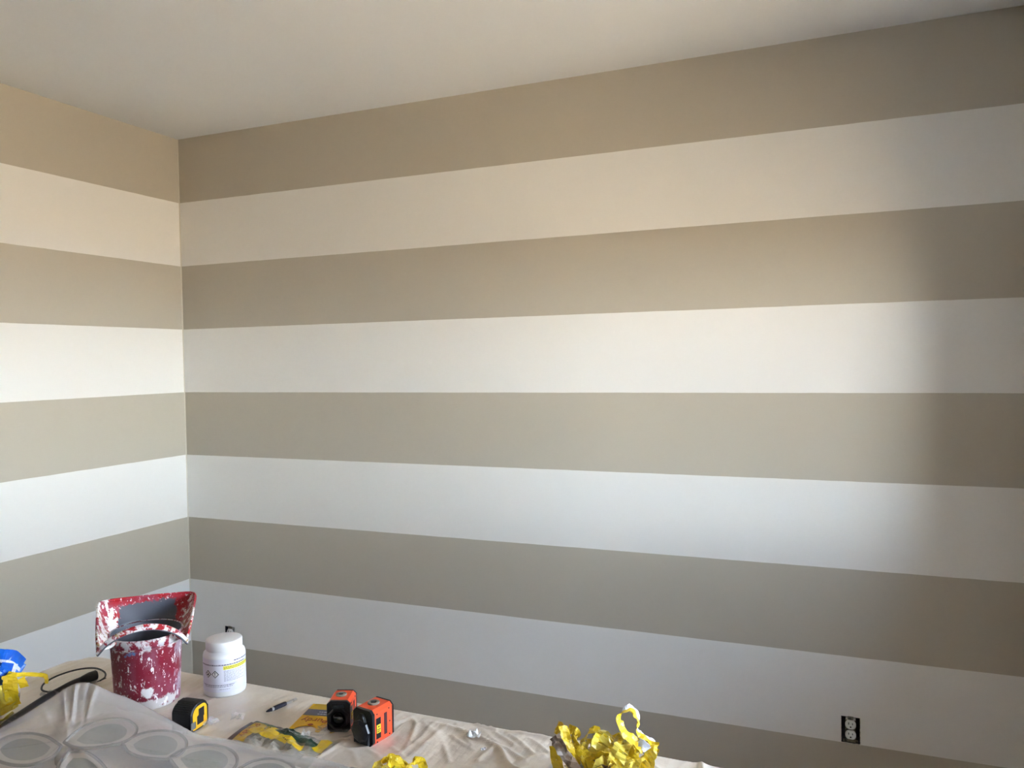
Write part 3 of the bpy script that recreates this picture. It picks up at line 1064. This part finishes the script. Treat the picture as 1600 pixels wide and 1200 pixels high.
print_on('panel_print', [(0.27 + 0.022 * (i % 3), 0.285 + 0.022 * (i % 3), 0.60 + 0.07 * (i // 3), 0.645 + 0.07 * (i // 3)) for i in range(9)], M_GREEN)
print_on('stripe_print', [(0.56 + 0.016 * i, 0.570 + 0.016 * i, 0.44, 0.475) for i in range(6)], M_BRN)
print_on('green_panel_print', [(0.55 + 0.018 * (i % 5), 0.562 + 0.018 * (i % 5), 0.72 + 0.06 * (i // 5), 0.745 + 0.06 * (i // 5)) for i in range(10)], M_INKW)

# ------------------------------------------------------------------ scraps: clear film, white chips
def crumple(sx, sy, n, amp, seed, fold=0.0):
    bm = bmesh.new()
    g = []
    for j in range(n + 1):
        row = []
        for i in range(n + 1):
            x, y = (i / n - 0.5), (j / n - 0.5)
            k = 1 - 0.35 * noise.noise(Vector((x * 4, y * 4, seed + 9)))
            z = amp * (0.5 + noise.noise(Vector((x * 5, y * 5, seed))) + 0.5 * noise.noise(Vector((x * 12, y * 12, seed + 3))))
            row.append(bm.verts.new((x * sx * k, y * sy * k, max(0.0006, z))))
        g.append(row)
    for j in range(n):
        for i in range(n):
            bm.faces.new((g[j][i], g[j][i + 1], g[j + 1][i + 1], g[j + 1][i]))
    return bm


M_CHIP = mat('white_paper_chip', (0.86, 0.86, 0.86), 0.6)
for x, y, sx, sy, amp, seed, m, rz, nm, lb, cat in (
        (512, 1153, 0.095, 0.055, 0.010, 1.0, M_CLEAR, 0.5, 'plastic_film_scrap', 'crumpled clear plastic film beside the orange laser levels', 'plastic film'),
        (512, 1141, 0.040, 0.022, 0.008, 2.0, M_CLEAR, 0.2, 'plastic_film_scrap', 'small clear plastic scrap at the foot of the hooded laser level', 'plastic film'),
        (321, 1134, 0.050, 0.022, 0.012, 3.0, M_CLEAR, 0.9, 'plastic_film_scrap', 'shiny clear plastic scrap beside the tape measure', 'plastic film'),
        (372, 1124, 0.026, 0.022, 0.012, 4.0, M_CLEAR, 0.3, 'plastic_film_scrap', 'tiny crumpled clear plastic scrap between bit holder and brush bag', 'plastic film'),
        (741, 1153, 0.026, 0.017, 0.012, 5.0, M_CHIP, 0.2, 'paper_scrap', 'small bright white crumpled scrap alone near the far table edge', 'scrap'),
        (755, 1172, 0.010, 0.008, 0.003, 6.0, M_CHIP, 0.9, 'paint_chip', 'tiny white chip between the white scrap and the yellow tape pile', 'chip'),
        (248, 1098, 0.001, 0.001, 0.001, 7.0, None, 0, '', '', ''),
        (296, 1099, 0.016, 0.010, 0.006, 8.0, M_CHIP, 0.4, 'paint_chip', 'small white chip between the red pail and the jar', 'chip'),
        (478, 1150, 0.018, 0.012, 0.010, 9.0, M_CHIP, 0.4, 'paper_scrap', 'small white scrap between the brush bag and the clear film', 'scrap'),
        (463, 1158, 0.024, 0.008, 0.004, 10.0, M_BRN, 0.1, 'card_scrap', 'thin dark brown card scrap beside the brush bag', 'scrap')):
    if m is None:
        continue
    p = px(x, y, CZ)
    o = obj(nm, crumple(sx, sy, 9 if sx > 0.03 else 5, amp, seed), m, None, (p.x, p.y, CZ + 0.001))
    o.rotation_euler = (0, 0, rz)
    tag(o, lb, cat)


# ------------------------------------------------------------------ tape ribbons: yellow outside, pale grey inside
M_TAPE = mat('yellow_masking_tape', srgb(238, 206, 40), 0.42, bump=(90, 0.3, 0.002), var=(26, srgb(206, 168, 26), 0.42, 0.68))
M_TBACK = mat('tape_back_pale', srgb(240, 218, 92), 0.3, var=(30, srgb(232, 226, 190), 0.55, 0.68))
M_TDIRT = mat('tape_back_brown', srgb(126, 104, 84), 0.5, var=(30, srgb(190, 180, 170), 0.5, 0.62))
M_BLUE = mat('blue_film', srgb(28, 112, 226), 0.3, var=(22, srgb(20, 84, 200), 0.42, 0.66))
M_WFILM = mat('white_print_film', srgb(222, 226, 236), 0.35)


def ribbon(name, path, wv, width, mats, parent, n=5, cols=2, jit=0.002, seed=0.0, twist=0.0, band=None, th=0.0006, curl=0.18, rag=0.25):
    P = spline(path, n)
    k = len(P)
    bm = bmesh.new()
    F, B = [], []
    for i, p in enumerate(P):
        t = (P[min(i + 1, k - 1)] - P[max(i - 1, 0)]).normalized()
        w = Vector(wv[0]).lerp(Vector(wv[1]), i / (k - 1)) if isinstance(wv, list) else Vector(wv)
        w = (w - t * w.dot(t))
        if w.length < 1e-3:
            w = t.orthogonal()
        w.normalize()
        if twist:
            w = Matrix.Rotation(twist * i / (k - 1), 3, t) @ w
        nn = t.cross(w).normalized()
        rf, rb = [], []
        for c in range(cols + 1):
            s = c / cols - 0.5
            j = jit * noise.noise(Vector((i * 0.9, c * 1.7, seed)))
            ed = 1 + rag * noise.noise(Vector((i * 0.7, c * 3.1, seed + 5)))
            q = p + w * (s * width * ed) + nn * (j + curl * width * (s * s * 4 - 0.5) * math.sin(i * 0.8 + seed))
            if CZ + 0.0012 > q.z:
                q.z = CZ + 0.0012
            rf.append(bm.verts.new(q))
            rb.append(bm.verts.new(q - nn * th))
        F.append(rf)
        B.append(rb)
    for i in range(k - 1):
        for c in range(cols):
            f = bm.faces.new((F[i][c], F[i][c + 1], F[i + 1][c + 1], F[i + 1][c]))
            f.material_index = 2 if (band and band[0] <= c <= band[1]) else 0
            f = bm.faces.new((B[i][c + 1], B[i][c], B[i + 1][c], B[i + 1][c + 1]))
            f.material_index = 1
        for c, (X, Y) in ((0, (F, B)), (cols, (B, F))):
            bm.faces.new((X[i][c], X[i + 1][c], Y[i + 1][c], Y[i][c]))
    me = bpy.data.meshes.new(name)
    bm.to_mesh(me)
    bm.free()
    for m in mats:
        me.materials.append(m)
    return obj(name, me, None, parent)


YM = [M_TAPE, M_TBACK]
YD = [M_TDIRT, M_TAPE]
# -- big wad of pulled-off tape
PY = (2.585, -1.655)
wad = thing('tape_wad', 'large wad of crumpled yellow masking tape with one strip looped upright', 'masking tape')


def path(C, pts):
    return [pv(C, x, y, q) for x, y, q in pts]


aY, lY = camward(PY)
UP = Vector((0, 0, 1))
rb_ = lambda pts, wv, width, mats=YM, tw=0.0, seed=0.0, jit=0.003, n=4, cols=3, band=None: ribbon('tape_strip', path(PY, pts), wv, width, mats, wad, n, cols, jit, seed, tw, band)
# upright loop at the right
rb_([(1005, 1170, 0.0), (990, 1158, 0.004), (974, 1142, 0.01), (967, 1126, 0.008), (972, 1114, 0.0), (984, 1108, -0.01), (994, 1115, -0.02), (998, 1130, -0.022), (996, 1142, -0.018), (1008, 1152, -0.01), (1021, 1162, 0.0)], [tuple(-aY * 0.8 + lY * 0.5), tuple(-aY + lY * 0.1)], 0.021, [M_TAPE, M_TAPE, M_WFILM], 0.0, 1.0, 0.0015, 5, 3, (2, 2))
rb_([(1021, 1158, 0.0), (1018, 1172, 0.012), (1014, 1190, 0.01), (1010, 1215, 0.0), (1006, 1240, -0.01)], tuple(lY), 0.020, YM, 0.5, 2.0)
rb_([(1024, 1168, -0.015), (1019, 1185, -0.01), (1012, 1210, 0.0)], tuple(lY * 0.8 + aY * 0.5), 0.016, YM, 0.8, 2.5)
rb_([(998, 1160, 0.016), (1006, 1164, 0.02), (1012, 1172, 0.018)], tuple(UP), 0.015, [M_WFILM, M_TAPE], 0.2, 3.0, 0.001)
# long strips at the left, standing up and leaning right
rb_([(866, 1150, 0.030), (876, 1168, 0.038), (890, 1190, 0.036), (905, 1212, 0.03), (915, 1235, 0.02)], tuple(lY * 0.8 + UP * 0.4), 0.020, [M_TDIRT, M_TDIRT], 0.3, 4.0)
rb_([(880, 1134, 0.005), (884, 1152, 0.015), (893, 1174, 0.02), (905, 1200, 0.018), (916, 1228, 0.01)], tuple(lY * 0.7 - aY * 0.6), 0.018, YM, 0.4, 5.0)
rb_([(869, 1136, -0.01), (877, 1140, 0.0), (884, 1152, 0.004), (890, 1166, 0.008)], tuple(UP * 0.7 + lY * 0.6), 0.022, YM, 0.6, 6.0)
rb_([(888, 1138, 0.0), (897, 1142, 0.004), (903, 1152, 0.004), (898, 1160, 0.0)], tuple(UP * 0.8 - aY * 0.5), 0.015, YM, 0.9, 7.0)
rb_([(893, 1150, 0.01), (902, 1170, 0.015), (912, 1195, 0.018), (925, 1222, 0.012)], tuple(lY * 0.6 + aY * 0.5), 0.016, [M_TAPE, M_TAPE, M_WFILM], -0.5, 8.0, 0.003, 4, 3, (0, 0))
rb_([(867, 1165, 0.0), (870, 1190, 0.01), (878, 1215, 0.012), (884, 1240, 0.0)], tuple(lY), 0.020, YM, 0.4, 9.0)
rb_([(902, 1168, 0.016), (914, 1180, 0.02), (922, 1198, 0.02), (930, 1222, 0.012)], tuple(lY), 0.018, YM, -0.5, 10.0)
# middle lumps
rb_([(908, 1164, -0.01), (914, 1152, -0.005), (924, 1143, -0.01), (931, 1142, -0.018), (934, 1154, -0.015), (926, 1166, -0.002)], tuple(lY * 0.5 - aY * 0.7), 0.018, YM, 0.7, 11.0)
rb_([(912, 1170, 0.01), (918, 1158, 0.014), (927, 1160, 0.01), (926, 1172, 0.012)], tuple(UP * 0.5 + lY * 0.5), 0.015, YM, 0.9, 12.0)
rb_([(937, 1182, 0.01), (936, 1166, 0.018), (944, 1152, 0.012), (955, 1147, 0.0), (960, 1158, 0.0)], tuple(lY), 0.030, YM, 0.5, 13.0, 0.005)
rb_([(946, 1184, 0.02), (956, 1174, 0.02), (963, 1162, 0.014), (961, 1150, 0.0)], tuple(lY * 0.9 + UP * 0.3), 0.022, YM, -0.4, 14.0)
rb_([(957, 1208, 0.03), (962, 1190, 0.036), (970, 1172, 0.032), (976, 1164, 0.022), (980, 1172, 0.012)], tuple(lY * 0.95 + UP * 0.15), 0.028, YM, 0.25, 15.0, 0.004)
rb_([(930, 1188, 0.022), (942, 1178, 0.03), (955, 1182, 0.03), (962, 1192, 0.024)], tuple(UP * 0.8 + aY * 0.4), 0.014, YM, 0.4, 16.0)
rb_([(932, 1216, 0.03), (938, 1198, 0.036), (948, 1190, 0.034), (958, 1196, 0.03)], tuple(lY), 0.024, YM, 0.5, 17.0)
rb_([(958, 1218, 0.036), (966, 1204, 0.040), (974, 1194, 0.034), (984, 1190, 0.024)], tuple(lY), 0.022, YM, -0.5, 18.0)
rb_([(975, 1166, -0.01), (984, 1156, -0.015), (992, 1160, -0.01), (990, 1176, 0.0), (984, 1190, 0.0)], tuple(lY * 0.7 - aY * 0.5), 0.020, YM, 0.8, 19.0)
rb_([(981, 1178, 0.01), (990, 1184, 0.014), (998, 1196, 0.01), (1003, 1214, 0.0)], tuple(lY * 0.8 + UP * 0.3), 0.016, YM, 0.7, 20.0)
rb_([(986, 1205, 0.02), (994, 1192, 0.02), (1003, 1186, 0.012), (1009, 1196, 0.006)], tuple(lY * 0.7 + UP * 0.4), 0.016, YM, 0.9, 21.0)
rb_([(918, 1180, 0.0), (930, 1172, 0.0), (942, 1178, -0.005), (955, 1190, -0.01)], tuple(UP), 0.014, [M_TBACK, M_TDIRT], 0.4, 22.0)
rb_([(968, 1186, -0.005), (980, 1194, -0.008), (990, 1206, -0.01)], tuple(UP), 0.026, YD, 0.4, 23.0)
rng = random.Random(11)
for k in range(26):                                      # inner filling of the wad, below and behind the strips above
    x, y, q = rng.uniform(885, 1004), rng.uniform(1182, 1255), rng.uniform(-0.045, 0.03)
    pts = [(x, y, q)]
    for _ in range(3):
        x, y, q = min(1006, max(878, x + rng.uniform(-18, 18))), min(1265, max(1178, y + rng.uniform(-16, 16))), min(0.035, max(-0.05, q + rng.uniform(-0.02, 0.02)))
        pts.append((x, y, q))
    rb_(pts, (rng.uniform(-1, 1), rng.uniform(-1, 1), rng.uniform(-1, 1)), rng.uniform(0.014, 0.024), YM if k % 4 else YD, rng.uniform(-1, 1), 30 + k, 0.004, 3, 2)

# -- small twist of tape in front
PS = (2.215, -1.775)
w2 = thing('tape_wad', 'small twist of yellow tape lying before the orange laser levels', 'masking tape')
for i, (pts, wv, width) in enumerate((
        ([(586, 1208, 0.0), (592, 1192, 0.008), (606, 1186, 0.004), (622, 1190, 0.0), (632, 1202, 0.0)], (0.6, 0.5, 0.4), 0.022),
        ([(596, 1206, 0.012), (606, 1192, 0.014), (618, 1192, 0.010), (628, 1206, 0.006)], (0.4, 0.6, 0.3), 0.022),
        ([(618, 1186, 0.0), (630, 1194, 0.002), (642, 1204, 0.0)], (0.2, 0.6, 0.6), 0.012),
        ([(636, 1200, 0.0), (646, 1190, 0.004), (658, 1190, 0.0), (662, 1202, 0.0)], (0.5, 0.6, 0.3), 0.016),
        ([(590, 1222, 0.0), (610, 1212, 0.008), (640, 1212, 0.006), (660, 1220, 0.0)], (0.3, 0.5, 0.7), 0.026))):
    ribbon('tape_strip', path(PS, pts), wv, width, YM if i != 2 else [M_TBACK, M_TAPE], w2, 4, 3, 0.003, 60 + i, 0.5)

# -- tape and blue wrapper at the table's left end
PB = (1.345, -1.815)
aB, lB = camward(PB)
bw = thing('blue_wrapper', 'bright blue plastic wrapper with a white stripe standing over yellow tape', 'wrapper')
BM = [M_BLUE, M_BLUE, M_WFILM]
ribbon('film', path(PB, [(-60, 1060, 0.0), (-40, 1034, -0.005), (-15, 1028, 0.0), (8, 1028, 0.004), (22, 1031, -0.004), (34, 1042, -0.02)]), tuple(UP), 0.036, BM, bw, 5, 5, 0.001, 70, 0.0, (1, 1), curl=0.03, rag=0.05)
ribbon('film', path(PB, [(36, 1046, -0.026), (28, 1043, -0.020), (18, 1046, -0.012)]), tuple(UP), 0.022, [M_BLUE, M_BLUE, M_WFILM], bw, 5, 3, 0.002, 71, 0.0, (2, 2), curl=0.03, rag=0.05)
ribbon('film', path(PB, [(16, 1036, 0.008), (11, 1050, 0.014), (2, 1068, 0.016), (-8, 1092, 0.012), (-16, 1125, 0.004)]), tuple(lB * 0.9 - UP * 0.3), 0.030, BM, bw, 5, 4, 0.0012, 72, 0.0, (3, 3), curl=0.03, rag=0.05)
ribbon('film', path(PB, [(-4, 1040, 0.0), (-16, 1062, 0.006), (-28, 1096, 0.004), (-36, 1138, 0.0)]), tuple(lB), 0.050, BM, bw, 5, 4, 0.0015, 73, 0.0, curl=0.03, rag=0.05)
w3 = thing('tape_wad', 'tangle of yellow tape strips under the blue wrapper', 'masking tape')
for i, (pts, wv, width, mm) in enumerate((
        ([(12, 1052, 0.02), (22, 1054, 0.016), (40, 1054, 0.006), (58, 1054, -0.004), (71, 1057, -0.012), (74, 1066, -0.012)], tuple(UP * 0.9 + aB * 0.3), 0.010, YM),
        ([(70, 1056, -0.010), (73, 1062, -0.008), (72, 1068, -0.01)], tuple(lB), 0.007, YM),
        ([(14, 1054, 0.028), (16, 1068, 0.034), (18, 1084, 0.034), (22, 1102, 0.028)], tuple(lB * 0.95 + UP * 0.1), 0.026, YM),
        ([(6, 1070, 0.030), (8, 1086, 0.030), (14, 1098, 0.030)], tuple(lB), 0.018, [M_TBACK, M_TAPE]),
        ([(32, 1060, 0.004), (36, 1068, 0.006), (38, 1074, 0.004)], tuple(lB), 0.016, YM),
        ([(25, 1068, 0.020), (28, 1082, 0.020), (27, 1096, 0.018)], tuple(lB), 0.008, YD),
        ([(28, 1098, 0.022), (16, 1106, 0.028), (0, 1112, 0.028), (-20, 1118, 0.02)], tuple(UP * 0.7 + aB * 0.6), 0.024, YM),
        ([(20, 1112, 0.030), (8, 1124, 0.034), (-8, 1134, 0.03), (-30, 1146, 0.02)], tuple(UP * 0.6 + aB * 0.8), 0.022, YM),
        ([(24, 1052, 0.022), (18, 1058, 0.026), (10, 1064, 0.026)], tuple(UP), 0.012, YD),
        ([(10, 1094, 0.016), (-8, 1100, 0.016), (-30, 1112, 0.01)], tuple(UP), 0.028, YM))):
    ribbon('tape_strip', path(PB, pts), wv, width, mm, w3, 4, 3, 0.0015, 80 + i, 0.2, curl=0.08)

# ------------------------------------------------------------------ black cords at the left
M_CORD = mat('black_cord_rubber', srgb(36, 33, 36), 0.5, var=(80, srgb(96, 90, 90), 0.58, 0.72))
lp = [px(x, y, CZ + z) for x, y, z in ((104, 1080, 0.004), (90, 1081, 0.004), (74, 1081, 0.004), (65, 1077, 0.004), (70, 1067, 0.006), (92, 1055, 0.008), (122, 1046, 0.008), (148, 1044, 0.006), (163, 1050, 0.005), (164, 1058, 0.004), (156, 1064, 0.004))]
tag(obj('thin_cable', tube(spline(lp, 8), 0.0021, 8), M_CORD, smooth=True), 'thin black cable bent in a wide open loop beside the pail', 'cable')
cr = thing('power_cord', 'thick black cord with a fat plug end behind the milky plastic sheet', 'cord')
rp = [px(x, y - 5, CZ + z) for x, y, z in ((132, 1066, 0.009), (112, 1074, 0.008), (95, 1083, 0.007), (76, 1093, 0.007), (58, 1104, 0.007), (38, 1117, 0.006), (20, 1129, 0.006), (0, 1144, 0.006), (-30, 1168, 0.006))]
sp_ = spline(rp, 6)
obj('cord', tube(sp_, [0.0082 - 0.0016 * i / len(sp_) for i in range(len(sp_))], 12), M_CORD, cr, smooth=True)
pe = [px(x, y - 4, CZ + 0.0105) for x, y in ((152, 1058), (150, 1058.5), (140, 1062), (130, 1067), (126, 1069))]
obj('plug', tube(pe, [0.0085, 0.0112, 0.0115, 0.0105, 0.008], 14), M_CORD, cr, smooth=True)
obj('plug_prong', tube([px(152, 1065, CZ + 0.004), px(166, 1060, CZ + 0.003)], 0.0013, 6), M_CORD, cr)
for x, y, lb in ((67, 1088, 'small pale plastic clip lying just off the power cord'), (79, 1085, 'small pale plastic clip touching the power cord')):
    p = px(x, y, CZ)
    bm = lathe([(0.0015, 0), (0.0065, 0.001), (0.0075, 0.004), (0.005, 0.008), (0.001, 0.0095)], 10)
    bmesh.ops.scale(bm, vec=(1.1, 0.7, 1), verts=bm.verts)
    tag(obj('plastic_clip', bm, M_CLEAR, None, (p.x, p.y, CZ + 0.0005)), lb, 'clip', 'plastic clips by the cord')
wr_ = [px(x, y, CZ + 0.002) for x, y in ((318, 1151), (340, 1155), (362, 1159), (387, 1165))]
tag(obj('black_wire', tube(spline(wr_, 4), 0.0013, 6), M_CORD), 'short black wire poking out from under the milky sheet', 'wire')

# ------------------------------------------------------------------ milky plastic sheet over a flower-shaped metal ornament
CREST = [(-80, 1188, .020), (-20, 1153, .030), (0, 1140, .035), (40, 1117, .046), (80, 1092, .060), (108, 1074, .075), (128, 1068, .082), (148, 1071, .080),
         (172, 1082, .070), (205, 1094, .058), (240, 1112, .045), (280, 1134, .031), (310, 1149, .022), (360, 1161, .016), (420, 1177, .012), (500, 1195, .009), (560, 1212, .008)]


def front_h(x):
    pts = ((-100, .030), (0, .036), (130, .048), (240, .034), (300, .024), (400, .015), (600, .009))
    for (a, ha), (b, hb) in zip(pts, pts[1:]):
        if x <= b:
            return ha + (hb - ha) * max(0, (x - a) / (b - a))
    return pts[-1][1]


cs = spline(CREST, 13)                                    # (pixel x, pixel y, height) along the crest
VS = [-0.03, -0.018, -0.009, -0.003] + [0.006 * i for i in range(0, 73)]
HUBP = px(104, 1164, CZ + 0.04)
CREASE = [(px(x0, y0, CZ + 0.04), px(x1, y1, CZ + 0.035), w_, h_) for x0, y0, x1, y1, w_, h_ in (
    (112, 1162, 560, 1199, 0.0035, 0.0040), (130, 1170, 520, 1206, 0.006, 0.0030), (104, 1160, 128, 1075, 0.006, 0.007), (106, 1158, 98, 1092, 0.007, 0.006),
    (112, 1156, 168, 1088, 0.007, 0.005), (128, 1140, 150, 1085, 0.006, -0.006), (96, 1158, 58, 1112, 0.007, 0.004), (96, 1164, -10, 1176, 0.006, 0.004),
    (98, 1170, 40, 1215, 0.006, 0.005), (108, 1172, 90, 1230, 0.006, 0.005), (112, 1170, 180, 1230, 0.007, 0.004), (200, 1100, 262, 1135, 0.006, 0.003))]


def crease_h(p):
    t = 0.0
    for a, b, w_, h_ in CREASE:
        d = Vector((b.x - a.x, b.y - a.y))
        q = Vector((p.x - a.x, p.y - a.y))
        k = q.dot(d) / d.length_squared
        if -0.05 < k < 1.05:
            ds = abs(q.x * d.y - q.y * d.x) / d.length
            t += h_ * max(0.0, 1 - ds / w_) * min(1, (k + 0.05) * 8, (1.05 - k) * 8)
    return t


LAY = []
bm = bmesh.new()
G = []
for i, c in enumerate(cs):
    b0 = px(c.x, c.y, CZ + c.z)
    a, l = camward(b0)
    row = []
    for v in VS:
        p = b0 + a * v
        if v < 0:
            h = c.z * (1 - min(1, (-v) / 0.03) ** 0.8 * 0.55)
        else:
            k = min(1, v / 0.11)
            k = k * k * (3 - 2 * k)
            h = c.z + (front_h(c.x) - c.z) * k
            h *= 1 - 0.5 * min(1, max(0, (v - 0.3) / 0.13))
            h += crease_h(p) * min(1, v / 0.015)
            h += 0.0022 * noise.noise(Vector((p.x * 14, p.y * 14, 3.0))) * min(1, v / 0.03)
        p.z = CZ + max(0.004, h)
        row.append((p, v, c.z))
    G.append(row)
for ly, ext in enumerate((9.0, 9.0, 0.150, 0.120, 0.095, 0.070)):     # two films for haze, four added near the crest to imitate scattering
    lay = []
    for row in G:
        out = []
        for p, v, cz in row:
            e = ext if ext > 1 else 0.010 + ext * min(1, cz / 0.08)
            f = min(1, max(0, (e - v) / 0.03)) if ext < 1 else 1.0
            out.append((bm.verts.new(p + Vector((0, 0, 0.0005 * ly))), f) if v < e + 0.006 else (None, 0))
            if out[-1][0]:
                LAY.append(0.225 * f)
        lay.append(out)
    for r0, r1 in zip(lay, lay[1:]):
        for j in range(len(VS) - 1):
            q = (r0[j][0], r0[j + 1][0], r1[j + 1][0], r1[j][0])
            if all(q):
                bm.faces.new(q)
mm = bpy.data.materials.new('milky_plastic')
mm.use_nodes = True
nt = mm.node_tree
b = nt.nodes['Principled BSDF']
b.inputs['Base Color'].default_value = (0.83, 0.785, 0.765, 1)
b.inputs['Roughness'].default_value = 0.30
b.inputs['Specular IOR Level'].default_value = 0.5
at_ = nt.nodes.new('ShaderNodeAttribute')             # opacity of each film
at_.attribute_name = 'haze_opacity'
nt.links.new(at_.outputs['Fac'], b.inputs['Alpha'])
tc = nt.nodes.new('ShaderNodeTexCoord')
n_ = nt.nodes.new('ShaderNodeTexNoise')
n_.inputs['Scale'].default_value = 25
n_.inputs['Detail'].default_value = 4
nt.links.new(tc.outputs['Object'], n_.inputs['Vector'])
bp = nt.nodes.new('ShaderNodeBump')
bp.inputs['Strength'].default_value = 0.25
bp.inputs['Distance'].default_value = 0.004
nt.links.new(n_.outputs['Fac'], bp.inputs['Height'])
nt.links.new(bp.outputs['Normal'], b.inputs['Normal'])
so_ = obj('plastic_sheet', bm, mm, smooth=True)
fa = so_.data.attributes.new('haze_opacity', 'FLOAT', 'POINT')
fa.data.foreach_set('value', LAY)
tag(so_, 'milky see-through plastic sheet peaked before the red pail over petal shapes', 'plastic sheet')

M_PRIM = mat('dark_petal_rim', srgb(92, 86, 80), 0.5)
M_PLAT = mat('pale_petal_metal', srgb(206, 196, 184), 0.5)
M_PGRN = mat('grey_green_petal_inlay', srgb(124, 132, 118), 0.4)
fl = thing('flower_ornament', 'flower ornament of dark-rimmed grey green petals under the milky sheet', 'ornament')
PET = [[(100, 1160), (128, 1137), (163, 1125), (195, 1124), (213, 1136), (208, 1151), (186, 1162), (150, 1168), (118, 1168)],
       [(192, 1162), (214, 1149), (245, 1142), (275, 1145), (291, 1158), (286, 1175), (264, 1186), (226, 1184), (202, 1176)],
       [(264, 1184), (290, 1170), (328, 1164), (360, 1172), (371, 1188), (358, 1206), (320, 1213), (284, 1206)],
       [(96, 1166), (72, 1151), (40, 1146), (10, 1152), (-16, 1170), (0, 1190), (40, 1196), (80, 1184)],
       [(372, 1202), (398, 1189), (430, 1186), (456, 1196), (462, 1214), (430, 1226), (390, 1222)],
       [(108, 1176), (134, 1176), (158, 1192), (170, 1216), (140, 1236), (104, 1228), (90, 1200)]]
for pt in PET:
    cx = sum(p[0] for p in pt) / len(pt)
    cy = sum(p[1] for p in pt) / len(pt)

    def at(x, y):
        return px(x, y, CZ + max(0.003, front_h(x) * 0.82 - 0.006))
    pts = [at(*p) for p in pt]
    loop = spline([*pts, pts[0]], 5)[:-1]
    c3 = at(cx, cy)

    def ringmesh(k0, k1, dz):
        bm = bmesh.new()
        A = [bm.verts.new(c3 + (p - c3) * k0 + Vector((0, 0, dz))) for p in loop]
        if k1 is None:
            bm.faces.new(A)
        else:
            B = [bm.verts.new(c3 + (p - c3) * k1 + Vector((0, 0, dz))) for p in loop]
            for i in range(len(loop)):
                bm.faces.new((A[i], A[(i + 1) % len(loop)], B[(i + 1) % len(loop)], B[i]))
        return bm
    pe_ = obj('petal', ringmesh(1.0, 0.70, -0.0005), M_PLAT, fl)
    obj('petal_inlay', ringmesh(0.70, None, -0.0008), M_PGRN, pe_)
    obj('petal_rim', tube(loop, 0.0030, 6, True), M_PRIM, pe_, smooth=True)
hp = px(100, 1170, CZ + 0.025)
obj('hub', lathe([(0.016, CZ + 0.0005), (0.016, CZ + 0.020), (0.012, CZ + 0.026), (0.002, CZ + 0.028)], 24), M_PRIM, fl, (hp.x, hp.y, 0), True)
